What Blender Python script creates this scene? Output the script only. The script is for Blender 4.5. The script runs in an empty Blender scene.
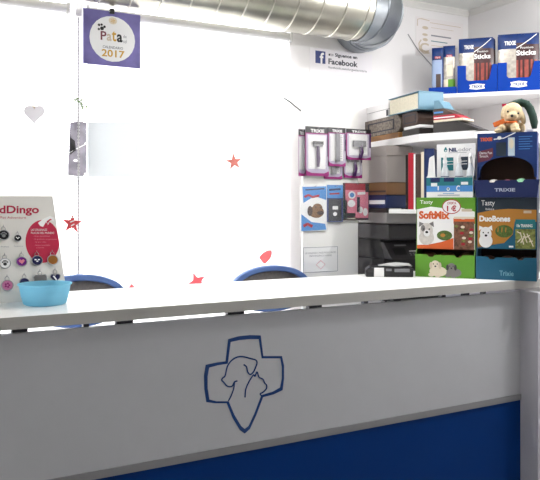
import bpy, bmesh, math, random
from math import sin, cos, pi, radians, hypot, atan2
from mathutils import Vector, Matrix
random.seed(4)
S = bpy.context.scene
COL = S.collection

# ------------------------------------------------------------------ camera geometry
YAW = radians(28.0); F = 690.0; CX = 270.0; CY = 204.0
CAM = Vector((0.0, -2.32, 1.46))
_s, _c = sin(YAW), cos(YAW)
def P(px, py, x=None, y=None, z=None, d=None):
    """the point of the room seen at pixel (px, py) on the plane x=, y= or z=, or at depth d"""
    r = (px - CX) / F; u = (CY - py) / F
    D = Vector((_s + _c * r, _c - _s * r, u))
    if d is None:
        if y is not None: d = (y - CAM.y) / D.y
        elif x is not None: d = (x - CAM.x) / D.x
        else: d = (z - CAM.z) / D.z
    return CAM + D * d
def depth(x, y): return x * _s + (y - CAM.y) * _c
def zat(py, x, y): return CAM.z + (CY - py) * depth(x, y) / F
def on_line(px, A, B):
    """where the view direction of column px crosses the vertical plane through A and B (plan view)"""
    r = (px - CX) / F
    dx, dy = _s + _c * r, _c - _s * r
    ex, ey = B[0] - A[0], B[1] - A[1]
    ax, ay = A[0] - CAM.x, A[1] - CAM.y
    t = (ax * ey - ay * ex) / (dx * ey - dy * ex)
    return Vector((CAM.x + dx * t, CAM.y + dy * t))

# ------------------------------------------------------------------ materials
MATS = {}
def lin(v):
    v /= 255.0
    return v / 12.92 if v <= 0.04045 else ((v + 0.055) / 1.055) ** 2.4
def mat(name, rgb, rough=0.6, metal=0.0, noise=0.0, nscale=8.0, bump=0.0, trans=None, coat=0.0, spec=None):
    if name in MATS: return MATS[name]
    m = bpy.data.materials.new(name); m.use_nodes = True
    nt = m.node_tree; b = nt.nodes['Principled BSDF']
    col = tuple(lin(v) for v in rgb) + (1.0,)
    b.inputs['Base Color'].default_value = col
    b.inputs['Roughness'].default_value = rough
    b.inputs['Metallic'].default_value = metal
    if spec is not None: b.inputs['Specular IOR Level'].default_value = spec
    if coat: b.inputs['Coat Weight'].default_value = coat
    tc = nt.nodes.new('ShaderNodeTexCoord')
    if noise or bump:
        n = nt.nodes.new('ShaderNodeTexNoise'); n.inputs['Scale'].default_value = nscale; n.inputs['Detail'].default_value = 4
        nt.links.new(tc.outputs['Object'], n.inputs['Vector'])
        if noise:
            r = nt.nodes.new('ShaderNodeValToRGB')
            r.color_ramp.elements[0].position = 0.3; r.color_ramp.elements[1].position = 0.7
            r.color_ramp.elements[0].color = tuple(max(0, v * (1 - noise)) for v in col[:3]) + (1,)
            r.color_ramp.elements[1].color = tuple(min(1, v * (1 + noise)) for v in col[:3]) + (1,)
            nt.links.new(n.outputs['Fac'], r.inputs['Fac']); nt.links.new(r.outputs['Color'], b.inputs['Base Color'])
        if bump:
            bp = nt.nodes.new('ShaderNodeBump'); bp.inputs['Strength'].default_value = bump; bp.inputs['Distance'].default_value = 0.01
            nt.links.new(n.outputs['Fac'], bp.inputs['Height']); nt.links.new(bp.outputs['Normal'], b.inputs['Normal'])
    if trans is not None:
        out = nt.nodes['Material Output']
        mx = nt.nodes.new('ShaderNodeMixShader'); mx.inputs['Fac'].default_value = trans
        tr = nt.nodes.new('ShaderNodeBsdfTransparent')
        nt.links.new(b.outputs[0], mx.inputs[1]); nt.links.new(tr.outputs[0], mx.inputs[2])
        nt.links.new(mx.outputs[0], out.inputs['Surface'])
    MATS[name] = m
    return m
def mat_translucent(name, rgb, tr=0.6, see=0.0):
    m = bpy.data.materials.new(name); m.use_nodes = True
    nt = m.node_tree; nt.nodes.remove(nt.nodes['Principled BSDF']); out = nt.nodes['Material Output']
    c = tuple(lin(v) for v in rgb) + (1,)
    d = nt.nodes.new('ShaderNodeBsdfDiffuse'); t = nt.nodes.new('ShaderNodeBsdfTranslucent')
    d.inputs[0].default_value = c; t.inputs[0].default_value = c
    mx = nt.nodes.new('ShaderNodeMixShader'); mx.inputs[0].default_value = tr
    nt.links.new(d.outputs[0], mx.inputs[1]); nt.links.new(t.outputs[0], mx.inputs[2])
    last = mx
    if see:
        tp = nt.nodes.new('ShaderNodeBsdfTransparent')
        m2 = nt.nodes.new('ShaderNodeMixShader'); m2.inputs[0].default_value = see
        nt.links.new(mx.outputs[0], m2.inputs[1]); nt.links.new(tp.outputs[0], m2.inputs[2]); last = m2
    nt.links.new(last.outputs[0], out.inputs['Surface'])
    MATS[name] = m
    return m
wall_m   = mat('white_wall_paint', (238, 235, 235), 0.8, noise=0.02, nscale=3, bump=0.03)
ceil_m   = mat('ceiling_paint', (232, 234, 230), 0.85, noise=0.02, nscale=2)
plaster_m= mat('moulding_plaster', (228, 226, 222), 0.7)
floor_m  = mat('floor_vinyl', (150, 148, 145), 0.5, noise=0.1, nscale=5)
top_m    = mat('worktop_laminate', (240, 239, 237), 0.35, noise=0.015, nscale=30)
panel_m  = mat('panel_grey_white', (198, 199, 204), 0.45, noise=0.012, nscale=14)
strip_m  = mat('strip_grey', (150, 150, 153), 0.35, 0.3)
blue_m   = mat('panel_blue', (0, 54, 122), 0.5, noise=0.03, nscale=3, spec=0.12)
endp_m   = mat('end_panel_grey', (200, 198, 206), 0.5)
spacer_m = mat('spacer_dark', (45, 45, 55), 0.4)
navy_m   = mat('emblem_navy', (18, 64, 128), 0.4)
shelf_m  = mat('shelf_white', (238, 236, 236), 0.5, noise=0.01, nscale=10)
shelfg_m = mat('shelf_grey', (140, 136, 134), 0.5)
board_m  = mat('board_white', (240, 238, 235), 0.6)
metal_m  = mat('galvanised_steel', (186, 184, 172), 0.28, 0.92, noise=0.2, nscale=4, bump=0.02)
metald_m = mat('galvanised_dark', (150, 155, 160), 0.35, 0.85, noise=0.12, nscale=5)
seam_m   = mat('steel_seam', (225, 222, 212), 0.3, 0.85)
chrome_m = mat('chrome', (200, 200, 205), 0.2, 1.0)
alu_m    = mat('blind_rail', (222, 221, 221), 0.5)
frame_m  = mat('window_frame_white', (225, 225, 228), 0.5)
black_m  = mat('black_plastic', (30, 29, 31), 0.35)
dkgrey_m = mat('dark_grey_plastic', (58, 56, 58), 0.45)
grey_m   = mat('mid_grey', (128, 128, 132), 0.5)
white_m  = mat('white_card', (240, 239, 238), 0.6)
paper_m  = mat('paper_white', (243, 242, 242), 0.75)
pages_m  = mat('page_edges', (226, 218, 196), 0.8, noise=0.08, nscale=120)
ltblue_m = mat('binder_light_blue', (102, 140, 160), 0.5)
brown_m  = mat('leather_brown', (70, 52, 44), 0.55, noise=0.25, nscale=18)
marble_m = mat('marbled_board', (120, 110, 100), 0.6, noise=0.55, nscale=60)
ochre_m  = mat('ochre_folder', (150, 104, 52), 0.6, noise=0.2, nscale=20)
blackf_m = mat('black_folder', (38, 33, 32), 0.4, noise=0.2, nscale=15)
red_m    = mat('red_cover', (170, 24, 44), 0.45)
fblue_m  = mat('office_blue', (22, 40, 88), 0.45)
tan_m    = mat('tan_cover', (132, 96, 62), 0.6)
cream_m  = mat('cream', (224, 212, 190), 0.7)
tblue_m  = mat('tray_blue', (0, 56, 152), 0.45, spec=0.15)
tblued_m = mat('tray_blue_dark', (4, 40, 112), 0.45)
pblue_m  = mat('pouch_blue', (14, 46, 104), 0.35, noise=0.2, nscale=30, spec=0.3)
pdark_m  = mat('pouch_dark', (60, 26, 28), 0.3, noise=0.2, nscale=30)
psilver_m= mat('pouch_silver', (190, 182, 172), 0.25, 0.5, noise=0.25, nscale=40)
stick_m  = mat('treat_sticks', (142, 58, 48), 0.5, noise=0.3, nscale=50)
green_m  = mat('box_green', (92, 150, 36), 0.5)
dkgreen_m= mat('hat_green', (14, 46, 36), 0.8, noise=0.2, nscale=40, bump=0.2)
orange_m = mat('orange_red', (216, 96, 38), 0.55)
amber_m  = mat('amber', (184, 124, 44), 0.55)
brownpic_m = mat('treats_picture', (116, 76, 56), 0.55, noise=0.5, nscale=90)
olivepic_m = mat('olive_picture', (120, 126, 62), 0.55, noise=0.5, nscale=90)
teal_m   = mat('box_teal', (14, 88, 118), 0.5)
slate_m  = mat('box_slate', (34, 48, 62), 0.5)
navyb_m  = mat('box_navy', (10, 48, 112), 0.5)
navyd_m  = mat('box_navy_dark', (20, 36, 88), 0.5)
tealg_m  = mat('teal_green', (28, 116, 124), 0.5)
kraft_m  = mat('kraft_inside', (92, 70, 58), 0.8)
dog_m    = mat('dog_grey_white', (212, 206, 200), 0.7, noise=0.1, nscale=80)
doggrey_m= mat('dog_grey', (128, 124, 122), 0.7)
magenta_m= mat('magenta', (146, 26, 110), 0.45)
purple_m = mat('purple', (66, 22, 84), 0.45)
blister_m= mat('blister_plastic', (232, 228, 230), 0.15, trans=0.84)
bag_m    = mat('clear_bag', (226, 232, 240), 0.2, trans=0.92)
skyb_m   = mat('sky_blue', (74, 140, 206), 0.5)
pink_m   = mat('pink', (226, 130, 150), 0.5)
dkred_m  = mat('logo_red', (176, 14, 60), 0.5)
crimson_m= mat('crimson', (190, 16, 64), 0.5)
starred_m= mat_translucent('star_red', (242, 146, 152), 0.45)
starbr_m = mat_translucent('star_brick', (214, 150, 140), 0.45)
starpk_m = mat_translucent('petal_pink', (240, 158, 160), 0.45)
heartg_m = mat_translucent('heart_grey', (226, 224, 226), 0.42)
sprig_m  = mat('sprig_green', (96, 122, 66), 0.6)
plush_m  = mat('plush_cream', (204, 182, 146), 0.95, noise=0.1, nscale=60, bump=0.5)
plushd_m = mat('plush_tan', (206, 180, 140), 0.95, noise=0.1, nscale=60, bump=0.5)
scarf_m  = mat('scarf_orange', (216, 108, 44), 0.85, noise=0.1, nscale=50, bump=0.3)
chairblue_m = mat('chair_blue', (92, 122, 180), 0.5)
chairmesh_m = mat('chair_mesh', (112, 106, 102), 0.8, noise=0.15, nscale=90)
calpurple_m = mat('calendar_purple', (112, 104, 164), 0.5, noise=0.3, nscale=9)
gold_m   = mat('gold_print', (206, 160, 60), 0.5)
fbblue_m = mat('social_blue', (36, 52, 120), 0.5)
ink_m    = mat('ink_dark', (44, 44, 58), 0.6)
inkg_m   = mat('ink_grey', (140, 138, 146), 0.6)
beige_m  = mat('print_beige', (206, 190, 168), 0.6)
bowl_m   = mat_translucent('bowl_blue', (176, 230, 248), 0.6, 0.06)
blind_m  = mat_translucent('blind_fabric', (246, 246, 246), 0.62, 0.0)
glass_m  = mat('pane_glass', (255, 255, 255), 0.05, trans=0.93)
tag_bk   = mat('tag_black', (34, 34, 40), 0.25, 0.2)
tag_nv   = mat('tag_navy', (44, 46, 92), 0.25, 0.2)
tag_pu   = mat('tag_purple', (122, 40, 140), 0.25, 0.2)
tag_pk   = mat('tag_pink', (196, 120, 160), 0.3, 0.2)
tag_br   = mat('tag_bronze', (170, 112, 52), 0.3, 0.6)
tag_gr   = mat('tag_steel', (120, 118, 118), 0.3, 0.6)
wire_m   = mat('wire_grey', (165, 163, 163), 0.5)

# ------------------------------------------------------------------ mesh builder
_tcache = {}
def text_mesh(s, bold=0.0):
    k = (s, bold)
    if k in _tcache: return _tcache[k]
    cu = bpy.data.curves.new('tmp_text', 'FONT'); cu.body = s; cu.size = 1.0; cu.offset = bold; cu.resolution_u = 3
    ob = bpy.data.objects.new('tmp_text', cu); COL.objects.link(ob)
    dg = bpy.context.evaluated_depsgraph_get(); dg.update()
    me = bpy.data.meshes.new_from_object(ob.evaluated_get(dg))
    vs = [(v.co.x, v.co.y) for v in me.vertices]; fs = [tuple(p.vertices) for p in me.polygons]
    bpy.data.objects.remove(ob); bpy.data.curves.remove(cu); bpy.data.meshes.remove(me)
    x0 = min(v[0] for v in vs); x1 = max(v[0] for v in vs); y0 = min(v[1] for v in vs); y1 = max(v[1] for v in vs)
    vs = [((x - x0) / (x1 - x0), (y - y0) / (y1 - y0)) for x, y in vs]
    _tcache[k] = (vs, fs)
    return _tcache[k]

def ellpts(cx, cy, rx, ry, n=28, a0=0, a1=2 * pi):
    return [(cx + rx * cos(a0 + (a1 - a0) * i / n), cy + ry * sin(a0 + (a1 - a0) * i / n)) for i in range(n)]
def starpts(cx, cy, r, rot=0.0, inner=0.42, n=5):
    return [(cx + (r if i % 2 == 0 else r * inner) * sin(rot + pi * i / n), cy + (r if i % 2 == 0 else r * inner) * cos(rot + pi * i / n)) for i in range(2 * n)]
def heartpts(cx, cy, w, n=28):
    o = []
    for i in range(n):
        t = 2 * pi * i / n
        o.append((cx + w * 16 * sin(t) ** 3 / 32, cy + w * (13 * cos(t) - 5 * cos(2 * t) - 2 * cos(3 * t) - cos(4 * t)) / 32))
    return o

EPS = 0.0005
class MB:
    def __init__(self): self.v = []; self.f = []; self.m = []; self.mats = []
    def mi(self, m):
        if m not in self.mats: self.mats.append(m)
        return self.mats.index(m)
    def face(self, pts, m):
        b = len(self.v); self.v += [tuple(p) for p in pts]; self.f.append(tuple(range(b, b + len(pts)))); self.m.append(self.mi(m))
    def add(self, vs, fs, m):
        b = len(self.v); self.v += [tuple(p) for p in vs]; k = self.mi(m)
        for f in fs: self.f.append(tuple(b + i for i in f)); self.m.append(k)
    def box(self, x0, y0, z0, x1, y1, z1, m):
        vs = [(x, y, z) for z in (z0, z1) for y in (y0, y1) for x in (x0, x1)]
        self.add(vs, [(0, 2, 3, 1), (4, 5, 7, 6), (0, 1, 5, 4), (2, 6, 7, 3), (0, 4, 6, 2), (1, 3, 7, 5)], m)
        return self
    def extr(self, pts, ax, a, b, m):
        """2-D outline pushed from a to b along axis ax; (x,z) outline for 'y', (x,y) for 'z', (y,z) for 'x'"""
        mk = {'y': lambda p, t: (p[0], t, p[1]), 'z': lambda p, t: (p[0], p[1], t), 'x': lambda p, t: (t, p[0], p[1])}[ax]
        n = len(pts)
        vs = [mk(p, a) for p in pts] + [mk(p, b) for p in pts]
        fs = [tuple(range(n)), tuple(range(2 * n - 1, n - 1, -1))] + [(i, i + n, (i + 1) % n + n, (i + 1) % n) for i in range(n)]
        self.add(vs, fs, m); return self
    def ring(self, outer, inner, ax, a, b, m):
        mk = {'y': lambda p, t: (p[0], t, p[1]), 'z': lambda p, t: (p[0], p[1], t), 'x': lambda p, t: (t, p[0], p[1])}[ax]
        n = len(outer)
        vs = [mk(p, a) for p in outer] + [mk(p, a) for p in inner] + [mk(p, b) for p in outer] + [mk(p, b) for p in inner]
        fs = []
        for i in range(n):
            j = (i + 1) % n
            fs += [(i, j, n + j, n + i), (2 * n + i, 3 * n + i, 3 * n + j, 2 * n + j), (i, 2 * n + i, 2 * n + j, j), (n + i, n + j, 3 * n + j, 3 * n + i)]
        self.add(vs, fs, m); return self
    def tube(self, pts, r, m, n=10, closed=False, sq=1.0):
        pts = [Vector(p) for p in pts]; N = len(pts); vs = []; fs = []
        rr = r if isinstance(r, (list, tuple)) else [r] * N
        up = None
        for i, p in enumerate(pts):
            if closed: t = (pts[(i + 1) % N] - pts[i - 1])
            else: t = pts[min(i + 1, N - 1)] - pts[max(i - 1, 0)]
            t.normalize()
            if up is None:
                up = Vector((0, 0, 1)) if abs(t.z) < 0.9 else Vector((0, 1, 0))
            a = t.cross(up)
            if a.length < 1e-6: a = t.cross(Vector((1, 0, 0)))
            a.normalize(); b = a.cross(t).normalized(); up = b
            for k in range(n):
                w = 2 * pi * k / n
                vs.append(p + a * (rr[i] * cos(w)) + b * (rr[i] * sin(w) * sq))
        for i in range(N if closed else N - 1):
            j = (i + 1) % N
            for k in range(n):
                l = (k + 1) % n
                fs.append((i * n + k, i * n + l, j * n + l, j * n + k))
        if not closed:
            fs.append(tuple(range(n))[::-1]); fs.append(tuple((N - 1) * n + k for k in range(n)))
        self.add(vs, fs, m); return self
    def lathe(self, prof, m, c=(0, 0, 0), n=28):
        vs = []; fs = []; N = len(prof)
        for r, z in prof:
            for k in range(n):
                w = 2 * pi * k / n; vs.append((c[0] + r * cos(w), c[1] + r * sin(w), c[2] + z))
        for i in range(N - 1):
            for k in range(n):
                l = (k + 1) % n; fs.append((i * n + k, i * n + l, (i + 1) * n + l, (i + 1) * n + k))
        if prof[0][0] > 1e-6: fs.append(tuple(range(n))[::-1])
        if prof[-1][0] > 1e-6: fs.append(tuple((N - 1) * n + k for k in range(n)))
        self.add(vs, fs, m); return self
    def ell(self, c, r, m, n=16, k=10, rot=None):
        vs = []; fs = []
        R = rot or Matrix.Identity(3)
        for i in range(k + 1):
            a = pi * i / k
            for j in range(n):
                w = 2 * pi * j / n
                p = R @ Vector((r[0] * sin(a) * cos(w), r[1] * sin(a) * sin(w), r[2] * cos(a)))
                vs.append((c[0] + p.x, c[1] + p.y, c[2] + p.z))
        for i in range(k):
            for j in range(n):
                l = (j + 1) % n; fs.append((i * n + j, (i + 1) * n + j, (i + 1) * n + l, i * n + l))
        self.add(vs, fs, m); return self
    def art(self, T, items):
        """flat print: T(x, y, layer) -> point. items: p polygon, r rectangle, e ellipse, s stroke, t text fitted to a box (y down)"""
        for it in items:
            k, m, l = it[0], it[1], it[2]
            if k == 'p': self.face([T(x, y, l) for x, y in it[3]], m)
            elif k == 'r':
                x0, y0, x1, y1 = it[3:7]; self.face([T(x0, y0, l), T(x0, y1, l), T(x1, y1, l), T(x1, y0, l)], m)
            elif k == 'e': self.face([T(x, y, l) for x, y in ellpts(*it[3:7], n=24)], m)
            elif k == 's':
                w, pts = it[3], it[4]; L = []; Rr = []
                for i, p in enumerate(pts):
                    q = pts[min(i + 1, len(pts) - 1)]; o = pts[max(i - 1, 0)]
                    dx, dy = q[0] - o[0], q[1] - o[1]; h = hypot(dx, dy) or 1
                    L.append((p[0] - dy / h * w / 2, p[1] + dx / h * w / 2)); Rr.append((p[0] + dy / h * w / 2, p[1] - dx / h * w / 2))
                for i in range(len(pts) - 1):
                    self.face([T(*L[i], l), T(*L[i + 1], l), T(*Rr[i + 1], l), T(*Rr[i], l)], m)
            elif k == 't':
                s, x0, y0, x1, y1 = it[3:8]; bold = it[8] if len(it) > 8 else 0.0
                vs, fs = text_mesh(s, bold)
                self.add([T(x0 + (x1 - x0) * a, y1 - (y1 - y0) * b, l) for a, b in vs], fs, m)
        return self
    def build(self, name, parent=None, label=None, bevel=0.0, smooth=False):
        me = bpy.data.meshes.new(name); me.from_pydata(self.v, [], self.f)
        for m in self.mats: me.materials.append(m)
        me.polygons.foreach_set('material_index', self.m)
        if smooth:
            me.polygons.foreach_set('use_smooth', [True] * len(me.polygons))
        me.update()
        o = bpy.data.objects.new(name, me); COL.objects.link(o)
        if smooth:
            bm = bmesh.new(); bm.from_mesh(me); bmesh.ops.recalc_face_normals(bm, faces=bm.faces[:])
            for e in bm.edges:
                if len(e.link_faces) == 2 and e.calc_face_angle(0) > radians(50): e.smooth = False
            bm.to_mesh(me); bm.free()
        else:
            bm = bmesh.new(); bm.from_mesh(me); bmesh.ops.recalc_face_normals(bm, faces=bm.faces[:]); bm.to_mesh(me); bm.free()
        if bevel:
            b = o.modifiers.new('bevel', 'BEVEL'); b.width = bevel; b.segments = 2; b.limit_method = 'ANGLE'
        if parent: o.parent = parent
        if label: o['label'] = label
        return o
def tag(o, label, cat, group=None, kind=None):
    o['label'] = label; o['category'] = cat
    if group: o['group'] = group
    if kind: o['kind'] = kind
    return o
def struct(o): o['kind'] = 'structure'; return o
def empty(name, loc, rz, label, cat, group=None):
    o = bpy.data.objects.new(name, None); COL.objects.link(o); o.empty_display_size = 0.05
    o.location = loc; o.rotation_euler = (0, 0, rz)
    return tag(o, label, cat, group)
def copy_tree(o, parent=None):
    c = o.copy(); COL.objects.link(c)
    if parent: c.parent = parent
    for ch in list(o.children): copy_tree(ch, c)
    return c
def FR(u0, v0, u1, v1, zx0, zy0, zx1, zy1, yf=0.0, yslope=0.0):
    """print frame: maps sketch coordinates (zx right, zy down) on the upright face y = yf of a local frame"""
    def T(x, y, l):
        u = u0 + (u1 - u0) * (x - zx0) / (zx1 - zx0); v = v1 - (v1 - v0) * (y - zy0) / (zy1 - zy0)
        return (u, yf + yslope * (v - v0) - l * EPS, v)
    return T

# ------------------------------------------------------------------ the room
YB, XR, XL, YF, HC = 1.30, 3.50, -2.6, -4.6, 2.81
struct(MB().box(XL - .1, YF - .1, -.1, XR + .1, YB + .5, 0, floor_m).build('floor'))
struct(MB().box(XL - .1, YF - .1, HC, XR + .1, YB + .12, HC + .1, ceil_m).build('ceiling'))
WX0, WX1, WZ0, WZ1 = -2.3, 2.05, 0.35, 2.62
w = MB()
w.box(XL, YB, 0, WX0, YB + .12, HC, wall_m); w.box(WX1, YB, 0, XR, YB + .12, HC, wall_m)
w.box(WX0, YB, 0, WX1, YB + .12, WZ0, wall_m); w.box(WX0, YB, WZ1, WX1, YB + .12, HC, wall_m)
struct(w.build('wall_back'))
struct(MB().box(XR, YF, 0, XR + .1, YB + .12, HC, wall_m).build('wall_right'))
struct(MB().box(XL - .1, YF, 0, XL, YB + .12, HC, wall_m).build('wall_left'))
struct(MB().box(XL, YF - .1, 0, XR, YF, HC, wall_m).build('wall_front'))
prof = [(0, 0), (0, -.04), (-.008, -.04), (-.008, -.03), (-.024, -.01), (-.03, -.01), (-.03, 0)]
struct(MB().extr([(YB + a, HC + b) for a, b in prof], 'x', XL, XR, plaster_m).build('trim_1'))
struct(MB().extr([(XR + a, HC + b) for a, b in prof], 'y', YF, YB - .03, plaster_m).build('trim_2'))
win = struct(MB().box(WX0, YB + .02, WZ0, WX0 + .05, YB + .08, WZ1, frame_m).box(WX1 - .05, YB + .02, WZ0, WX1, YB + .08, WZ1, frame_m)
             .box(WX0 + .05, YB + .02, WZ0, WX1 - .05, YB + .08, WZ0 + .05, frame_m).box(WX0 + .05, YB + .02, WZ1 - .05, WX1 - .05, YB + .08, WZ1, frame_m)
             .build('window_1'))
mx = P(78.5, 200, y=YB + .05).x
for nm, a in (('mullion', (mx - .02, YB + .025, WZ0 + .05, mx + .02, YB + .075, WZ1 - .05)),
              ('transom', (WX0 + .05, YB + .03, 1.175, mx - .02, YB + .07, 1.20)),
              ('transom', (mx + .02, YB + .03, 1.175, WX1 - .05, YB + .07, 1.20))):
    MB().box(*a, frame_m).build(nm, win)
MB().box(WX0 + .05, YB + .048, WZ0 + .05, WX1 - .05, YB + .052, WZ1 - .05, glass_m).build('pane', win)

# ------------------------------------------------------------------ roller blinds
YBL = 1.235
def blind(x0, x1, label, chain_x=None):
    zr = 2.435
    r = empty('roller_blind', ((x0 + x1) / 2, YBL, 0.55), 0, label, 'blind', 'roller blinds over the shop window')
    hx = (x1 - x0) / 2; zt = zr - .55
    MB().box(-hx, -.001, 0, hx, .001, zt, blind_m).build('fabric', r)
    MB().tube([(-hx, 0, zt + .012), (hx, 0, zt + .012)], .024, alu_m, 14).build('headrail', r, smooth=True)
    MB().box(-hx, -.006, -.012, hx, .006, .012, alu_m).build('bottom_bar', r, bevel=.003)
    for s in (-1, 1):
        MB().box(s * hx - .008, -.028, zt - .02, s * hx + .008, .06, zt + .045, alu_m).build('bracket', r, bevel=.003)
    if chain_x is not None:
        cx = chain_x - r.location.x
        c = MB()
        z = zt - .01
        c.tube([(cx, -.03, z), (cx, -.03, .25)], .0022, wire_m, 6)
        while z > .27:
            c.ell((cx, -.03, z), (.0062, .0062, .0062), wire_m, 6, 4); z -= .016
        c.box(cx - .015, -.04, zt - .03, cx + .015, -.02, zt + .005, alu_m)
        c.build('bead_chain', r)
    return r
gx0 = P(68, 150, y=YBL).x; gx1 = P(87, 150, y=YBL).x
bx1 = P(289.5, 100, y=YBL).x
blind(-2.25, gx0, 'white roller blind left of the gap, behind the pet tag board')
blind(gx1, bx1, 'wide white roller blind between the gap and the hanging packages', P(78.5, 100, y=YBL - .03).x)

# things hung in and on the window
def P2(px, py, yy): p = P(px, py, y=yy); return (p.x, p.z)
yy = YB + .014
dp = MB().extr([P2(70, 122, yy), P2(86.5, 122, yy), P2(86.5, 176, yy), P2(67.5, 176, yy)], 'y', yy - .003, yy, mat('poster_dark', (112, 108, 116), .5, noise=.5, nscale=14))
T = lambda x, y, l: tuple(P(x, y, y=yy - .003 - l * EPS))
dp.art(T, [('s', white_m, 1, .7, [(69, 153), (76, 149), (86, 144)]), ('e', white_m, 1, 75.5, 160.5, 2.2, 1.3), ('e', white_m, 1, 85, 174, 1, 1.3), ('e', white_m, 1, 85.4, 143.5, 1, 1), ('p', black_m, 1, [(70, 137), (75, 141), (76, 150), (70, 155)])])
tag(dp.build('window_poster'), 'dark poster seen on the glass in the gap between the two blinds', 'poster')
yy = YBL - .003
ps = MB().extr([P2(87.5, 122, yy), P2(137, 122, yy), P2(138, 177, yy), P2(87.5, 177, yy)], 'y', yy - .0012, yy, mat_translucent('pale_sheet', (223, 225, 226), .572))  # added sheet, imitates the poster showing faintly through the blind
tag(ps.build('poster_silhouette'), 'pale grey sheet fixed on the wide blind beside the dark poster', 'paper')
def hang(name, pts2, yy, m, label, cat, th=.004, extra=None, string=None):
    o = MB().extr(pts2, 'y', yy - th, yy, m).build(name, bevel=.0012)
    tag(o, label, cat)
    if extra:
        e = MB(); extra(e); e.build('pattern_stripes' if name == 'hanging_star' else 'ornament', o)
    if string:
        MB().tube(string, .0012, wire_m, 5).build('string', o)
    return o
yw = YBL - .012
def pxstar(cx, cy, r, rot, inner=.42):
    return [P2(x, 2 * cy - y, yw) for x, y in starpts(cx, cy, r, rot, inner)]
hang('hanging_star', pxstar(234, 162, 9.5, -.12, .36), yw, starbr_m, 'faded brick-pink star high on the wide white blind', 'star',
     string=[(P2(234, 154, yw)[0], yw - .002, P2(234, 154, yw)[1]), (P2(229.5, 150.5, yw)[0], yw - .002, P2(229.5, 150.5, yw)[1])])
hang('window_star', [P2(x, y, yw) for x, y in [(187, 284.5), (193, 280), (193, 272.5), (197.5, 277.5), (205, 276), (201.5, 281), (203, 285), (196, 283.5)]], yw, starred_m, 'coral red star low on the blind left of the second chair', 'star')
hang('window_star', [P2(x, y, yw) for x, y in [(126, 290), (129, 286.5), (131.5, 283.5), (134.5, 286.5), (139, 288), (136, 292), (130, 292)]], yw, starred_m, 'small red star tip peeping over the worktop beside the first chair', 'star')
hang('heart_ornament', [P2(x, y, yw) for x, y in [(258.8, 257.5), (262, 253.5), (267, 250.5), (271, 250), (272, 252.5), (271, 257), (268, 261), (264.8, 264), (262.5, 262.5)]], yw, starpk_m, 'pink heart cut-out low on the blind above the second chair', 'heart')
def hk(e):
    x, z = P2(33.5, 108, yw); e.box(x - .008, yw - .008, z - .012, x + .008, yw - .004, z + .008, beige_m)
hang('heart_ornament', [P2(x, 226 - y, yw) for x, y in heartpts(34, 112.5, 21)], yw, heartg_m, 'pale grey hanging heart high on the left blind', 'heart', .012, extra=hk)
ys = YBL - .05
def stripes(e):
    for k in range(4):
        x0, z0 = P2(68.5 + k * 1.2, 218 + k * 3.6, ys); x1, z1 = P2(74.5 - k * .2, 216.2 + k * 3.6, ys)
        e.face([(x0, ys - .0066, z0), (x0, ys - .0066, z0 - .006), (x1, ys - .0066, z1 - .006), (x1, ys - .0066, z1)], white_m)
hang('hanging_star', [P2(x, 447 - y, ys) for x, y in starpts(72, 223.5, 10.2, .08, .42)], ys, mat('star_stripe_red', (214, 70, 76), .6), 'red and white striped star hanging beside the bead chain', 'star', .006, extra=stripes,
     string=[(P2(72, 214, ys)[0], ys - .003, P2(72, 214, ys)[1]), (P2(72.5, 182, ys)[0], ys - .003, P2(72.5, 182, ys)[1])])
sp = MB()
a = P(73.5, 98.5, y=ys); b = P(86, 109, y=ys)
sp.tube([a, (a + b) / 2 + Vector((0, 0, .012)), b], .002, sprig_m, 6)
for k in range(22):
    t = random.random(); c = a.lerp(b, t) + Vector((0, 0, .012 * (1 - abs(2 * t - 1))))
    ang = random.random() * 2 * pi; L = .012 + .012 * random.random()
    d = Vector((cos(ang), -.3, sin(ang))) * L; n = Vector((-sin(ang), 0, cos(ang))) * .004
    sp.face([c, c + d * .5 + n, c + d, c + d * .5 - n], sprig_m)
tag(sp.build('hanging_sprig'), 'small green leafy sprig hanging on the bead chain', 'sprig')

# ------------------------------------------------------------------ duct
DY, DZ, DR = 1.02, 2.614, .19
du = empty('ventilation_duct', (1.0, DY, DZ), 0, 'large galvanised spiral duct running along the top of the window', 'duct')
XE = 2.355 - 1.0; XS = -3.55
def ringpts(x, r, tilt=0.0, n=40): return [(x + tilt * sin(2 * pi * k / n + .6), r * cos(2 * pi * k / n), r * sin(2 * pi * k / n)) for k in range(n)]
def sweep(b, rings, m):
    n = len(rings[0]); vs = [p for r in rings for p in r]; fs = []
    for i in range(len(rings) - 1):
        for k in range(n): l = (k + 1) % n; fs.append((i * n + k, i * n + l, (i + 1) * n + l, (i + 1) * n + k))
    b.add(vs, fs, m)
b = MB(); sweep(b, [ringpts(XS + (XE - XS) * i / 40, DR) for i in range(41)], metal_m)
b.build('pipe', du, smooth=True)
x = XE - .02; k = 0
while x > XS + .1:
    MB().tube(ringpts(x, DR + .001, .03), .0045, seam_m, 6, closed=True).build('seam_ring', du, smooth=True)
    x -= .148; k += 1
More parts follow.
